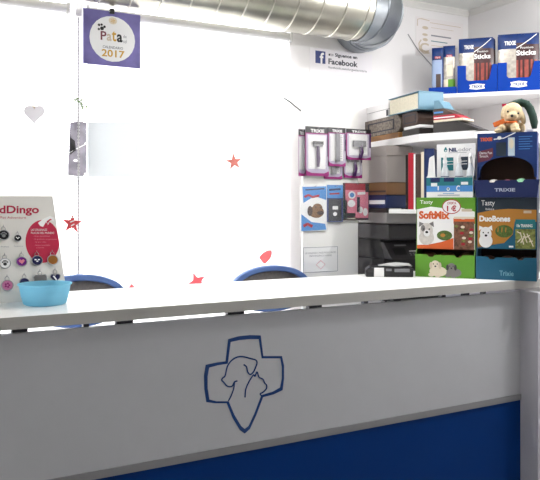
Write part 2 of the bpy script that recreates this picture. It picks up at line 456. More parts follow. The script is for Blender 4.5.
# elbow in gores turning back into the wall
RB = .192
def elring(a, r=DR, n=40):
    cx, cy = XE, RB
    return [(cx + (RB - r * cos(2 * pi * k / n)) * sin(a), cy - (RB - r * cos(2 * pi * k / n)) * cos(a), r * sin(2 * pi * k / n)) for k in range(n)]
gores = [0, 15, 45, 75, 90]
for i in range(4):
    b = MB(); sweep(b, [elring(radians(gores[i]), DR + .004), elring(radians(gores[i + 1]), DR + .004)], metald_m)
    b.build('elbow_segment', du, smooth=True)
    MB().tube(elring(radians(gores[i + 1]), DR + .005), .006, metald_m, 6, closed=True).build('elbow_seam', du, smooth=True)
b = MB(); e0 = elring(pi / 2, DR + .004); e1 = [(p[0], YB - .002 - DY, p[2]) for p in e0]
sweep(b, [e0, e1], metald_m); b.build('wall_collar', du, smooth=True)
# calendar hung on the duct
yc = DY
cal = empty('hanging_calendar', P(112, 38, y=yc), 0, 'square purple 2017 calendar hanging from the duct', 'calendar')
def loc(px, py): p = P(px, py, y=yc) - cal.location; return (p.x, p.z)
cw = loc(140.3, 40)[0]; cl = loc(83.3, 40)[0]; ct = loc(112, 11.5)[1]; cb = loc(112, 66)[1]
cb_ = MB().box(cl, 0, cb, cw, .006, ct, calpurple_m)
T = FR(cl, cb, cw, ct, 83.3, 11.5, 140.3, 66)
# sketch coordinates: photo pixels (level)
def z4(x, y): return (85 + x / 9.6, 15 + y / 9.6)
def zr(x0, y0, x1, y1): return z4(x0, y0) + z4(x1, y1)
def blobs(m, l, pts): return [('e', m, l, *z4(x, y), r / 9.6, r / 9.6) for x, y, r in pts]
cb_.art(T, [('e', white_m, 1, 112, 39, 22.8, 22.8)] + blobs(black_m, 2, [(130, 110, 12), (155, 105, 11), (182, 122, 12), (128, 150, 11), (158, 140, 18)]) +
        [('t', mat('print_mauve', (120, 60, 70), .6), 2, 'P', *zr(145, 165, 200, 250), .02), ('t', beige_m, 2, 'a', *zr(203, 185, 250, 252), .02), ('t', gold_m, 2, 't', *zr(252, 150, 295, 252), .02), ('t', black_m, 2, 'a', *zr(300, 178, 355, 254), .03),
         ('t', inkg_m, 2, 'de', *zr(362, 180, 395, 208)), ('t', inkg_m, 2, 'sol', *zr(362, 222, 395, 258)),
         ('t', ink_m, 2, 'CALENDARIO', *zr(165, 300, 360, 324)), ('t', gold_m, 2, '2017', *zr(155, 335, 375, 405), .02),
         ('e', cream_m, 2, *z4(262, 55), 4.2, 3.6), ('t', gold_m, 3, '*', *zr(242, 35, 285, 80))])
cb_.build('printed_sheet', cal)
MB().box(-.012, -.006, ct - .012, .012, .012, ct + .014, black_m).build('clip', cal, 'black bulldog clip', bevel=.002)

# ------------------------------------------------------------------ wall signs
def flat_sheet(name, px0, py0, px1, py1, yf, th, m, arts, frame, label, cat):
    c = P((px0 + px1) / 2, (py0 + py1) / 2, y=yf)
    x0 = P(px0, (py0 + py1) / 2, y=yf).x; x1 = P(px1, (py0 + py1) / 2, y=yf).x
    pm = (px0 + px1) / 2
    z0 = P(pm, py1, y=yf).z; z1 = P(pm, py0, y=yf).z
    o = MB().box(x0, yf, z0, x1, yf + th, z1, m)
    o.art(FR(x0, z0, x1, z1, *frame, yf=yf), arts)
    return tag(o.build(name), label, cat)
# zoom frame of the sign: x 40..480, y 40..205 (level)
flat_sheet('social_media_sign', 310, 51, 372, 76, YB - .004, .003, mat('sign_sheet', (236, 232, 236), .5), [
    ('r', fbblue_m, 1, 78, 66, 153, 160), ('t', white_m, 2, 'f', 110, 76, 142, 160, .03),
    ('t', ink_m, 1, 'Síguenos en', 225, 68, 398, 103, .03), ('p', ink_m, 1, [(176, 80), (188, 76), (190, 92), (178, 94)]), ('s', inkg_m, 1, 5, [(190, 80), (212, 80), (212, 90), (192, 92)]),
    ('t', ink_m, 1, 'Facebook', 175, 114, 402, 158, .03),
    ('t', ink_m, 1, 'facebook.com/urgveterinaria', 175, 173, 474, 195)], (38.6, 46, 516.6, 239), 'white social media sign with blue square on the wall under the duct', 'sign')
flat_sheet('wall_certificate', 416, 20, 463, 58, YB - .003, .002, mat('certificate', (236, 230, 230), .6), [
    ('s', beige_m, 1, 6, [(10, 70), (12, 20), (40, 12), (105, 18)]), ('s', beige_m, 1, 9, [(105, 262), (60, 268), (28, 245), (22, 200), (40, 170)]),
    ('t', beige_m, 1, 'C', 30, 190, 100, 262, .02), ('e', beige_m, 1, 72, 166, 20, 12), ('e', beige_m, 1, 70, 128, 22, 9), ('e', beige_m, 1, 72, 76, 24, 12),
    ('r', beige_m, 1, 110, 30, 360, 34), ('r', beige_m, 1, 118, 66, 300, 69), ('r', inkg_m, 1, 118, 122, 280, 132), ('r', tealg_m, 1, 118, 166, 250, 172), ('r', beige_m, 1, 120, 200, 330, 204)],
    (0, 0, 380, 290), 'white certificate with beige ornament on the back wall behind the pouches', 'certificate')
wr = MB(); pts = [P(408, 34, y=YB - .006), P(418, 50, y=YB - .006), P(428, 61, y=YB - .006), P(434, 68, y=YB - .006), P(438, 85, y=YB - .006)]
wr.tube(pts, .003, wire_m, 6); tag(wr.build('wall_cable'), 'thin grey cable hanging down the wall from the duct elbow', 'cable')
wr = MB(); wr.tube([P(284, 98, y=1.22), P(290, 102, y=1.22), P(296, 107, y=1.22), P(301, 111, y=1.22)], .004, black_m, 6)
tag(wr.build('black_cord'), 'short black cord end beside the blind at the window edge', 'cord')

# ------------------------------------------------------------------ reception counter
CX0, CX1 = -2.0, 3.0
EX = 2.612
rc = empty('reception_counter', (0, 0, 0), 0, 'white reception counter with blue base and pet cross emblem', 'counter')
fp = MB().box(CX0, .036, .55, EX, .055, 1.041, panel_m).build('front_panel', rc, bevel=.001)
MB().box(CX0, .030, .523, EX, .055, .55, strip_m).build('grey_strip', rc, bevel=.001)
MB().box(CX0, .036, .08, EX, .055, .523, blue_m).build('blue_panel', rc, bevel=.001)
MB().box(CX0, .06, 0, EX, .075, .08, spacer_m).build('plinth', rc)
MB().box(EX, -.068, 0, EX + .04, .56, 1.046, endp_m).build('end_panel', rc, bevel=.002)
MB().box(CX0 - .04, -.0, 0, CX0, .56, 1.046, endp_m).build('end_panel', rc, bevel=.002)
for px, wd in ((21, .05), (88, .02), (127, .06), (239, .07), (319, .06), (370, .02), (389.5, .012), (401, .04), (448, .02), (471, .03), (489, .015)):
    p = P(px, 320, y=.03)
    MB().box(p.x - wd / 2, .056, 1.02, p.x + wd / 2, .08, 1.0595, spacer_m).build('spacer', rc)
# emblem
def TE(x, y, l): return tuple(P(180 + x / 3.43, 310 + y / 3.43, y=.036 - l * EPS))
outer = [(165,100),(200,90),(240,86),(277,87),(286,158),(350,158),(357,190),(357,235),(352,275),(320,290),(285,299),(262,360),(240,408),(222,424),(205,412),(180,370),(160,320),(120,320),(90,316),(83,270),(82,225),(88,188),(125,180),(156,176)]
inner = [(174,110),(205,103),(240,100),(270,100),(280,166),(344,166),(349,195),(349,235),(343,266),(318,280),(279,292),(255,355),(235,398),(222,408),(210,398),(187,360),(167,313),(125,313),(101,307),(95,268),(95,228),(100,198),(128,190),(164,184)]
em = MB(); n = len(outer)
for i in range(n):
    j = (i + 1) % n
    em.face([TE(*outer[i], 2), TE(*outer[j], 2), TE(*inner[j], 2), TE(*inner[i], 2)], navy_m)
def smoothline(pts, k=4):
    o = []
    for i in range(len(pts) - 1):
        p0 = pts[max(i - 1, 0)]; p1 = pts[i]; p2 = pts[i + 1]; p3 = pts[min(i + 2, len(pts) - 1)]
        for j in range(k):
            t = j / k
            o.append(tuple(.5 * (2 * p1[a] + (p2[a] - p0[a]) * t + (2 * p0[a] - 5 * p1[a] + 4 * p2[a] - p3[a]) * t * t + (3 * p1[a] - p0[a] - 3 * p2[a] + p3[a]) * t ** 3) for a in (0, 1)))
    return o + [pts[-1]]
dogl = [(197,243),(187,247),(178,262),(162,261),(150,248),(143,240),(148,232),(155,225),(162,195),(175,175),(195,162),(215,160),(240,166),(260,172),(264,182),(258,200),(250,215),(240,221),(232,212),(228,195),(218,187)]
neck = [(187,248),(184,270),(175,295),(166,312)]
catl = [(223,300),(225,275),(232,255),(245,232),(253,222),(257,228),(264,212),(269,226),(273,232),(285,238),(290,250),(297,258),(296,270),(285,282),(275,288),(283,297)]
em.art(TE, [('s', navy_m, 3, 5, smoothline(dogl)), ('s', navy_m, 3, 4.5, smoothline(neck)), ('s', navy_m, 3, 4.5, smoothline(catl))])
em.build('emblem', fp, 'navy cross outline with dog and cat heads')
wt_ = tag(MB().box(CX0 - .06, .002, 1.06, CX1, .585, 1.10, top_m).build('counter_worktop', bevel=.0015), 'long white worktop lying on the reception counter', 'worktop')
MB().box(CX0 - .06, 0, 1.06, CX1, .002, 1.0995, mat('front_edge', (186, 184, 180), .45)).build('front_edge', wt_, 'greyer front edge strip')  # front face of the worktop, greyer than its top

# ------------------------------------------------------------------ office chairs
def chair(x, y, rz, ztop, label, proto=None):
    if proto:
        r = copy_tree(proto); r.location = (x, y, 0); r.rotation_euler = (0, 0, rz); r['label'] = label; return r
    r = empty('office_chair', (x, y, 0), rz, label, 'chair', 'office chairs behind the counter')
    def sup(hw, hh, n=44, e=2.05, zc=.125):
        o = []
        for i in range(n):
            t = 2 * pi * i / n; c, s = cos(t), sin(t)
            o.append((hw * abs(c) ** (2 / e) * (1 if c >= 0 else -1), ztop - zc + hh * abs(s) ** (2 / e) * (1 if s >= 0 else -1)))
        return o
    MB().ring(sup(.238, .125), sup(.205, .095), 'y', .15, .19, chairblue_m).build('back_frame', r, 'blue rim of the chair back', bevel=.006)
    MB().extr(sup(.21, .10), 'y', .165, .18, chairmesh_m).build('backrest', r, 'dark mesh back')
    MB().box(-.03, .19, .42, .03, .205, ztop - .22, black_m).box(-.03, .0, .41, .03, .205, .43, black_m).build('back_bracket', r, bevel=.004)
    MB().extr([(q[0] * .9, (q[1] - ztop) * .95 - .03) for q in sup(.26, .22, e=2.4, zc=0)], 'z', .43, .50, chairblue_m).build('seat', r, bevel=.02)
    MB().lathe([(.03, .10), (.03, .25), (.018, .25), (.018, .42), (.06, .43)], black_m, (0, -.02, 0)).build('gas_column', r, smooth=True)
    for k in range(5):
        a = 2 * pi * k / 5 + .3
        e = (.23 * cos(a), -.02 + .23 * sin(a))
        l = MB().tube([(0, -.02, .11), (e[0], e[1], .075)], [.025, .016], black_m, 8).build('base_leg', r, smooth=True)
        MB().ell((e[0], e[1], .03), (.018, .03, .03), dkgrey_m, 12, 8).build('caster', l, smooth=True)
    return r
c1 = P(80, 276, y=.98); c2 = P(270, 268, y=.98)
ch = chair(c1.x, .81, .05, c1.z + .008, 'blue rimmed office chair seen right of the pet tag board')
chair(c2.x, .81, -.04, 0, 'blue rimmed office chair in front of the window edge near the hanging packages', ch)

# ------------------------------------------------------------------ pet tag display on the worktop
A = P(0, 303, z=1.1); 
ax, ay = .07, .352
tb = empty('tag_display_board', (ax, ay, 1.1), 0, 'white pet tag display board with red lettering and red circle', 'display board')
W_ = P(67.5, 298, y=ay).x - ax; HB = .392; LEAN = .17
sl = LEAN / HB
# board outline, slightly narrower at the top
tx1 = P(52.7, 197, y=ay + LEAN).x - ax
bo = MB()
def TB0(u, v, off=0.0): return (u, v * sl + off, v)
vs = [TB0(0, 0), TB0(W_, 0), TB0(tx1, HB), TB0(0, HB), TB0(0, 0, .006), TB0(W_, 0, .006), TB0(tx1, HB, .006), TB0(0, HB, .006)]
bo.add(vs, [(0, 1, 2, 3), (7, 6, 5, 4), (0, 4, 5, 1), (1, 5, 6, 2), (2, 6, 7, 3), (3, 7, 4, 0)], mat('display_card', (226, 222, 216), .5))
# print: photo pixels -> board plane
def TB(px, py, l):
    r = (px - CX) / F; uu = (CY - py) / F
    D = Vector((_s + _c * r, _c - _s * r, uu)); n = Vector((0, 1, -sl)); p0 = Vector((ax, ay, 1.1))
    t = (p0 - CAM).dot(n) / D.dot(n); q = CAM + D * t - p0
    nn = Vector((0, -1, sl)).normalized() * (l * EPS)
    return tuple(q + nn)
circ = [(x, y) for x, y in ellpts(42.5, 241.5, 17, 21.5, 40)]
circ = [(min(x, 59.3 + (y - 240) * .19 - .6), y) for x, y in circ]
bo.art(TB, [('t', dkred_m, 1, 'RedDingo', -15, 205.6, 39, 215.8, .03), ('t', crimson_m, 1, 'The Pet Adventure', -8, 216.4, 26, 218.7)])
bo.art(TB, [('p', crimson_m, 1, circ),
    ('p', white_m, 2, [(38, 223), (44, 218.5), (50, 216), (54.5, 218), (54, 222), (50.5, 219.5), (48, 225), (46, 222), (43, 227), (40, 226)]),
    ('p', crimson_m, 3, [(46.5, 221.5), (50, 219), (52, 219.5), (49.5, 221), (47.5, 224)]),
    ('t', white_m, 2, 'LAS ORIGINALES', 31, 228.8, 47, 231), ('t', white_m, 2, 'PLACAS DEL MUNDO', 31, 232, 54, 234),
    ('t', pink_m, 2, '- Gran durabilidad', 33, 235.3, 49.5, 237), ('t', pink_m, 2, '- El grabado se garantiza', 33, 238.6, 57, 240.2), ('t', pink_m, 2, 'de por vida', 35, 241.4, 46, 243), ('t', pink_m, 2, '- Acero inoxidable', 34, 244.4, 50, 246), ('t', pink_m, 2, 'y esmalte', 36, 247.2, 44, 248.6),
    ('t', inkg_m, 1, 'Mediana', 1, 246, 9, 247.4), ('t', inkg_m, 1, 'Pequena', 14, 245.6, 23, 247)])
bo.build('card', tb)
# easel strut behind
es = MB(); es.add([(.10, LEAN * .8 + .008, HB * .8), (.30, LEAN * .8 + .008, HB * .8), (.30, .215, 0), (.10, .215, 0), (.10, LEAN * .8 + .014, HB * .8), (.30, LEAN * .8 + .014, HB * .8), (.30, .221, 0), (.10, .221, 0)],
       [(0, 1, 2, 3), (7, 6, 5, 4), (0, 4, 5, 1), (1, 5, 6, 2), (2, 6, 7, 3), (3, 7, 4, 0)], white_m)
es.build('easel_strut', tb)
nrm = Vector((0, -1, sl)).normalized(); upv = Vector((0, sl, 1)).normalized()
def pet_tag(px, py, r, m, sym, label, shape='round', hole=None):
    """an enamel tag lying against the board, hung from a small hook"""
    c = Vector(TB(px, py, 0)) + Vector(tb.location)
    rr = r * depth(c.x, c.y) / F
    o = MB()
    def L(u, v, h): return tuple(Vector((1, 0, 0)) * u + upv * v + nrm * (.002 + h))
    if shape == 'round': pts = ellpts(0, 0, rr, rr, 26)
    elif shape == 'bone':
        pts = []
        for sx, sy in ((1, 1), (-1, 1), (-1, -1), (1, -1)):
            a0 = atan2(sy, sx)
            pts += [(sx * rr * .85 + rr * .5 * cos(a0 + t), sy * rr * .45 + rr * .5 * sin(a0 + t)) for t in (-1.3, -.8, -.3, .3, .8, 1.3)]
    else: pts = heartpts(0, 0, rr * 2)
    n = len(pts)
    o.add([L(u, v, 0) for u, v in pts] + [L(u, v, .004) for u, v in pts], [tuple(range(n))[::-1], tuple(range(n, 2 * n))] + [(i, (i + 1) % n, n + (i + 1) % n, n + i) for i in range(n)], chrome_m)
    o.face([L(u * .86, v * .86, .0045) for u, v in pts], m)
    if sym == 'heart': o.face([L(u, v, .005) for u, v in heartpts(0, 0, rr * 1.05)], pink_m)
    elif sym == 'paw':
        for u, v, q in ((0, -.15, .32), (-.38, .2, .15), (-.13, .42, .15), (.15, .42, .15), (.4, .2, .15)):
            o.face([L(rr * (u + q * cos(a)), rr * (v + q * sin(a)), .005) for a in [2 * pi * i / 12 for i in range(12)]], grey_m if m in (tag_bk,) else black_m)
    elif sym == 'swirl':
        for k in range(3): o.face([L(rr * x, rr * y, .005) for x, y in ellpts(-.3 + .3 * k, .15 * (-1) ** k, .2, .12, 12)], white_m)
    elif sym == 'flower':
        for k in range(5): o.face([L(rr * x, rr * y, .005) for x, y in ellpts(.32 * cos(k * 1.257), .32 * sin(k * 1.257), .18, .18, 10)], magenta_m)
    elif sym == 'stripe': o.face([L(-rr * .5, rr * .3, .005), L(-rr * .2, rr * .4, .005), L(rr * .3, -rr * .5, .005), L(rr * .05, -rr * .6, .005)], white_m)
    e = empty('pet_tag', c, 0, label, 'pet tag', 'pet tags hung on the display board')
    o.build('medallion', e)
    MB().tube([L(rr * .35 * cos(t), rr * 1.15 + rr * .45 * sin(t), .003) for t in [2 * pi * i / 14 for i in range(14)]], .0013, chrome_m, 6, closed=True).build('ring', e, smooth=True)
    MB().tube([L(0, rr * 1.6, -.002), L(0, rr * 1.55, .008), L(0, rr * 1.85, .009)], .0014, chrome_m, 6).build('hook', e, smooth=True)
for a in [(3.5, 235.5, 5.6, tag_bk, 'paw', 'large black round tag with grey paw, upper left of the board', 'round'),
          (17.6, 238.6, 3.7, tag_bk, 'swirl', 'smallest black round tag, beside the red circle', 'round'),
          (4.8, 263.8, 5.6, white_m, 'paw', 'white round tag with black paw on the display board', 'round'),
          (21.5, 262, 5.4, tag_pu, 'heart', 'purple round tag with a pink heart', 'round'),
          (37, 261, 5.4, tag_nv, 'swirl', 'navy round tag with pale swirls just below the red circle', 'round'),
          (52.5, 260.3, 5.4, tag_br, '', 'plain bronze round tag at the right edge of the board', 'round'),
          (7.2, 285.8, 5.8, tag_pk, 'flower', 'pink round tag with magenta flower in the bottom row', 'round'),
          (24.3, 283, 5.2, tag_nv, '', 'navy round tag partly hidden behind the blue bowl', 'round'),
          (40, 279.5, 5.2, tag_gr, '', 'grey bone shaped tag above the blue bowl', 'bone'),
          (55.2, 278, 5.2, tag_nv, 'stripe', 'navy heart shaped tag with white stripe', 'heart')]:
    pet_tag(*a)
# bowl
bp = P(45, 304, z=1.1)
bw = empty('plastic_bowl', (bp.x, bp.y, 1.1), 0, 'translucent light blue plastic bowl on the worktop', 'bowl')
MB().lathe([(.0001, .0), (.066, .0), (.074, .004), (.083, .035), (.089, .068), (.094, .071), (.094, .075), (.087, .075), (.080, .036), (.070, .007), (.0001, .006)], bowl_m, n=40).build('shell', bw, smooth=True)
for k in range(5):
    a = k * 1.3; tag(MB().lathe([(.0001, 0), (.0098, 0), (.0106, .001), (.0106, .002), (.0098, .003), (.0001, .003)], [tag_nv, tag_bk, dkgrey_m][k % 3], n=16).build('coin_token', smooth=True),
        'small dark disc lying in the light blue bowl', 'token', 'small dark discs in the blue bowl').location = (bp.x - .022 + .021 * cos(a) * (k > 0), bp.y - .02 + .0215 * sin(a) * (k > 0), 1.1065)

# ------------------------------------------------------------------ display panel with hanging packages
YP = 1.05
x0 = P(303, 200, y=YP).x; x1 = P(358, 200, y=YP).x
zt = P(333, 101, y=YP).z
dpn = empty('display_panel', (x0, YP, 0), 0, 'tall white board with hanging pet packages beside the window', 'panel')
MB().box(0, 0, 0, x1 - x0, .018, zt, board_m).build('board', dpn, bevel=.001)
def pk_local(px, py): p = P(px, py, y=YP - .02); return (p.x, p.z)
lav_m = mat('card_lavender', (186, 176, 196), .5)
def blister(px0, py0, px1, py1, label, yoff, kind):
    xa, za = pk_local(px0, py1); xb, _ = pk_local(px1, py1); _, zb = pk_local((px0 + px1) / 2, py0); _, za = pk_local((px0 + px1) / 2, py1)
    r = empty('blister_package', ((xa + xb) / 2, YP - yoff, za), 0, label, 'package', 'grooming tools hanging on the white board')
    w2 = (xb - xa) / 2; h = zb - za
    c = MB().box(-w2, 0, 0, w2, .0015, h, lav_m)
    T = FR(-w2, 0, w2, h, 0, 0, 100, 200)
    c.art(T, [('r', white_m, 1, 12, 34, 86, 172), ('r', magenta_m, 2, 0, 26, 100, 30), ('r', magenta_m, 2, 0, 30, 4, 200), ('r', black_m, 2, 0, 0, 100, 26), ('t', white_m, 3, 'TRIXIE', 22, 10, 80, 24, .03), ('p', magenta_m, 2, [(0, 170), (10, 182), (26, 188), (80, 189), (100, 180), (100, 200), (0, 200)]), ('r', purple_m, 3, 93, 30, 100, 120)])
    c.build('backing_card', r)
    bl = MB(); s = .80
    o = [(-w2 * s, h * .14), (w2 * s, h * .14), (w2 * s, h * .74), (w2 * s * .8, h * .84), (-w2 * s * .8, h * .84), (-w2 * s, h * .74)]
    i_ = [(a * .85, h * .49 + (b - h * .49) * .92) for a, b in o]
    n = len(o)
    bl.add([(a, 0, b) for a, b in o] + [(a, -.022, b) for a, b in i_], [tuple(range(n, 2 * n))] + [(k, (k + 1) % n, n + (k + 1) % n, n + k) for k in range(n)], blister_m)
    bl.build('blister', r, 'clear plastic blister')
    t = MB()
    if kind == 'rake':
        t.box(-w2 * .42, -.016, h * .63, w2 * .42, -.006, h * .70, black_m); t.box(-w2 * .36, -.018, h * .60, w2 * .36, -.004, h * .64, grey_m)
        t.tube([(0, -.011, h * .63), (0, -.012, h * .5), (.002, -.011, h * .35), (0, -.01, h * .18)], [.006, .009, .011, .008], purple_m, 10)
    elif kind == 'comb':
        t.box(-w2 * .22, -.014, h * .12, w2 * .22, -.006, h * .85, grey_m)
        for k in range(14): t.box(w2 * .22, -.012, h * (.2 + .045 * k), w2 * .5, -.009, h * (.215 + .045 * k), chrome_m)
    else:
        t.box(-w2 * .5, -.016, h * .42, w2 * .5, -.005, h * .62, grey_m)
        t.tube([(w2 * .1, -.012, h * .45), (w2 * .15, -.013, h * .25), (w2 * .05, -.012, h * .05)], [.008, .013, .01], purple_m, 10)
    t.build('grooming_tool', r)
    MB().tube([(0, yoff - .001, h * .965), (0, -.02, h * .965), (0, -.024, h * .985)], .0022, chrome_m, 6).build('hanging_hook', r)
    return r
blister(299.5, 129, 306.5, 176, 'purple edged package mostly hidden behind the grooming rake package', .008, 'comb')
blister(325, 140, 343.5, 179, 'purple comb package hanging behind another comb package', .008, 'comb')
blister(344.5, 140, 363, 178, 'purple brush package hanging lowest at the board edge', .010, 'brush')
blister(304, 127, 327.5, 176, 'large purple package holding a dark grooming rake', .034, 'rake')
blister(326.5, 128, 343.8, 166.5, 'narrow purple package with a pale comb in front', .038, 'comb')
blister(344.3, 129.5, 369, 160, 'wide purple package with grey brush head at the board edge', .038, 'brush')
def bag(px0, py0, px1, py1, label, yoff, arts, m, group='accessory packs in the lower row on the white board', th=.012):
    xa = pk_local(px0, 200)[0]; xb = pk_local(px1, 200)[0]; za = pk_local((px0 + px1) / 2, py1)[1]; zb = pk_local((px0 + px1) / 2, py0)[1]
    r = empty('accessory_pack', ((xa + xb) / 2, YP - yoff, za), 0, label, 'package', group)
    w2 = (xb - xa) / 2; h = zb - za
    c = MB().box(-w2, -.0, 0, w2, th * .3, h, m); c.art(FR(-w2, 0, w2, h, px0, py0, px1, py1), arts); c.build('printed_card', r)
    o = MB(); N = 8; vs = []; fs = []
    for i in range(N + 1):
        for j in range(N + 1):
            u, v = i / N * 2 - 1, j / N * 2 - 1
            vs.append((u * w2 * 1.04, -.002 - th * (1 - u ** 4) * (1 - v ** 4) - .001 * sin(9 * u + 5 * v), h / 2 + v * h / 2))
    for i in range(N):
        for j in range(N): a = i * (N + 1) + j; fs.append((a, a + N + 1, a + N + 2, a + 1))
    o.add(vs, fs, bag_m); o.build('clear_bag', r, 'clear plastic bag', smooth=True)
    MB().tube([(0, yoff - .001, h * .965), (0, -.02, h * .965), (0, -.024, h * .985)], .0022, chrome_m, 6).build('hanging_hook', r)
    return r
bag(301, 185, 328, 231, 'blue and white pack with a brown dog picture', .012,
    [('p', skyb_m, 1, [(303, 187), (327, 186), (327, 200), (315, 196), (304, 203)]), ('p', skyb_m, 1, [(302, 214), (312, 222), (326, 224), (327, 230), (302, 231)]), ('s', red_m, 2, 2.2, [(305, 197), (309, 195), (313, 197), (320, 195.5)]), ('s', red_m, 2, 3, [(304, 226), (308, 224), (313, 226.5)]),
     ('e', tan_m, 2, 317, 212, 7.5, 6), ('e', brown_m, 3, 310.5, 211, 2.6, 5), ('e', tan_m, 3, 318, 208, 5, 4.5), ('e', brown_m, 4, 321, 213, 3.5, 2), ('e', black_m, 5, 316, 207, .7, .7), ('e', black_m, 5, 321, 207.5, .7, .7), ('s', fblue_m, 2, 1.4, [(306, 190), (325, 188.5)])], white_m)
bag(327.5, 185, 343.5, 222, 'dark clip-on device on a blue header card', .014,
    [('r', skyb_m, 1, 327.5, 185, 343.5, 198), ('s', fblue_m, 2, 2, [(329.5, 190), (341, 189)]), ('s', red_m, 2, 1.6, [(330, 194), (340, 193.4)]), ('r', dkgrey_m, 1, 329, 199, 342, 221), ('r', white_m, 2, 333, 206, 338.5, 209.5), ('e', white_m, 2, 335.5, 214, 2, 2)], fbblue_m)
bag(344, 183, 370, 220, 'red and pink pack with white toy shapes at the board edge', .012,
    [('r', red_m, 1, 346, 183.5, 366, 190), ('r', pink_m, 1, 346, 190, 369, 218), ('r', dkgreen_m, 1, 344, 200, 348, 219), ('e', white_m, 2, 352.5, 195, 3.6, 3.8), ('e', skyb_m, 3, 352.5, 195, 2.2, 2.4), ('e', white_m, 2, 352, 203.5, 3.8, 3.6), ('r', ink_m, 2, 357.5, 197, 360.5, 212), ('s', white_m, 2, 2.6, [(358, 193.5), (366, 193)]),
     ('e', white_m, 2, 361, 210, 2.6, 3.4), ('e', white_m, 2, 366, 212, 2.4, 4), ('r', cream_m, 1, 345, 213, 356, 219), ('r', black_m, 2, 366, 184, 370, 192)], mat('pack_dark', (70, 40, 50), .4))
nx0 = P(302.5, 258, y=YP).x - x0; nx1 = P(338, 258, y=YP).x - x0; nz0 = P(320, 272.5, y=YP).z; nz1 = P(320, 246.5, y=YP).z
no = MB().box(nx0, -.0015, nz0, nx1, -.0003, nz1, paper_m)
T = FR(nx0, nz0, nx1, nz1, 0, 0, 160, 115, yf=-.0015)
bd = [(3, 3), (157, 3), (157, 112), (3, 112), (3, 3)]
no.art(T, [('s', inkg_m, 1, 2, [bd[0], bd[1]]), ('s', inkg_m, 1, 2, [bd[1], bd[2]]), ('s', inkg_m, 1, 2, [bd[2], bd[3]]), ('s', inkg_m, 1, 2, [bd[3], bd[0]]),
           ('t', inkg_m, 1, 'LE ROGAMOS A NUESTROS CLIENTES', 12, 24, 150, 31), ('t', inkg_m, 1, 'MANTENGAN SU ANIMAL', 30, 37, 132, 44), ('s', pink_m, 1, 2, [(80, 62), (100, 80), (80, 100), (60, 80), (80, 62)])])
o = no.build('notice_sign'); o.location = (x0, YP, 0); tag(o, 'white framed notice taped low on the hanging board', 'notice')

# ------------------------------------------------------------------ corner shelves
def board(name, poly, z0, z1, m, label, group='shelf boards in the corner'):
    return tag(MB().extr(poly, 'z', z0, z1, m).build(name, bevel=.002), label, 'shelf', group)
ZA = 2.12
AL = P(430, 98.3, z=ZA); AR = P(548, 93.3, z=ZA)
board('corner_shelf', [(AL.x, AL.y), (AR.x, AR.y), (XR, AR.y - .02), (XR, YB), (3.22, YB)], ZA, ZA + .024, shelf_m, 'top white corner shelf carrying the blue pouch trays')
ZB = 1.845
B0 = P(368, 143, z=ZB); B1 = P(419, 134, z=ZB); B2 = P(478, 129.5, z=ZB)
board('corner_shelf', [(2.585, YB), (B1.x, B1.y), (B2.x + .01, B2.y + .03), (XR, .42), (XR, YB)], ZB - .042, ZB, shelf_m, 'middle white corner shelf carrying binders and folders')
ZC = 1.408
board('corner_shelf', [(2.45, YB), (2.45, .862), (2.62, .70), (XR, .5), (XR, YB)], ZC - .06, ZC, shelfg_m, 'thick grey shelf above the black printer')
board('shelf_board', [(2.34, .70), (2.55, .49), (3.3, .49), (3.3, .80), (2.46, .846)], ZC + .0005, ZC + .022, shelf_m, 'thin white board on the grey shelf under the red book')

# pouch trays on the top shelf
ang = atan2(AR.y - AL.y, AR.x - AL.x)
def lerpA(px, back=0.0):
    q = on_line(px, (AL.x, AL.y), (AR.x, AR.y)); return Vector((q.x - sin(ang) * back, q.y + cos(ang) * back))
def pouch_mesh(w, h, t, mf, texts=(), nu=20, nv=30):
    o = MB(); 
    for sgn in (-1, 1):
        vs = [];
        for j in range(nv + 1):
            for i in range(nu + 1):
                u, v = i / nu, j / nv
                pr = (1 - abs(2 * u - 1) ** 5) * (1 - abs(2 * v - 1) ** 7)
                vs.append((u * w - w / 2, sgn * (t * .5 * pr + .0004) , v * h))
        b = len(o.v); o.v += vs
        for j in range(nv):
            for i in range(nu):
                a = b + j * (nu + 1) + i
                o.f.append((a, a + 1, a + nu + 2, a + nu + 1)); o.m.append(o.mi(mf((i + .5) / nu, (j + .5) / nv)))
    T = FR(-w / 2, 0, w / 2, h, 0, 0, 1, 1, yf=-t * .5 - .0008)
    o.art(T, list(texts))
    return o
def stick_pattern(u, v):
    if v > .82 - .16 * (u - .55) ** 2 or v > .90: return pblue_m
    if v < .07: return tan_m if u > .45 else pdark_m
    if u < .45:
        return psilver_m if (v < .72) else pblue_m
    k = int((u - .45) * 18)
    return stick_m if (v < .52 and k % 2 == 0) else pdark_m
def slim_a(u, v):
    if v > .72: return pblue_m
    if .35 < u < .75 and .12 < v < .45: return brown_m
    return mat('pouch_pale_blue', (150, 168, 200), .35) if u < .85 else pblue_m
def slim_b(u, v):
    if v > .75: return pblue_m
    if .3 < u < .8 and .35 < v < .6: return cream_m
    if v < .3: return green_m if u > .4 else cream_m
    return psilver_m
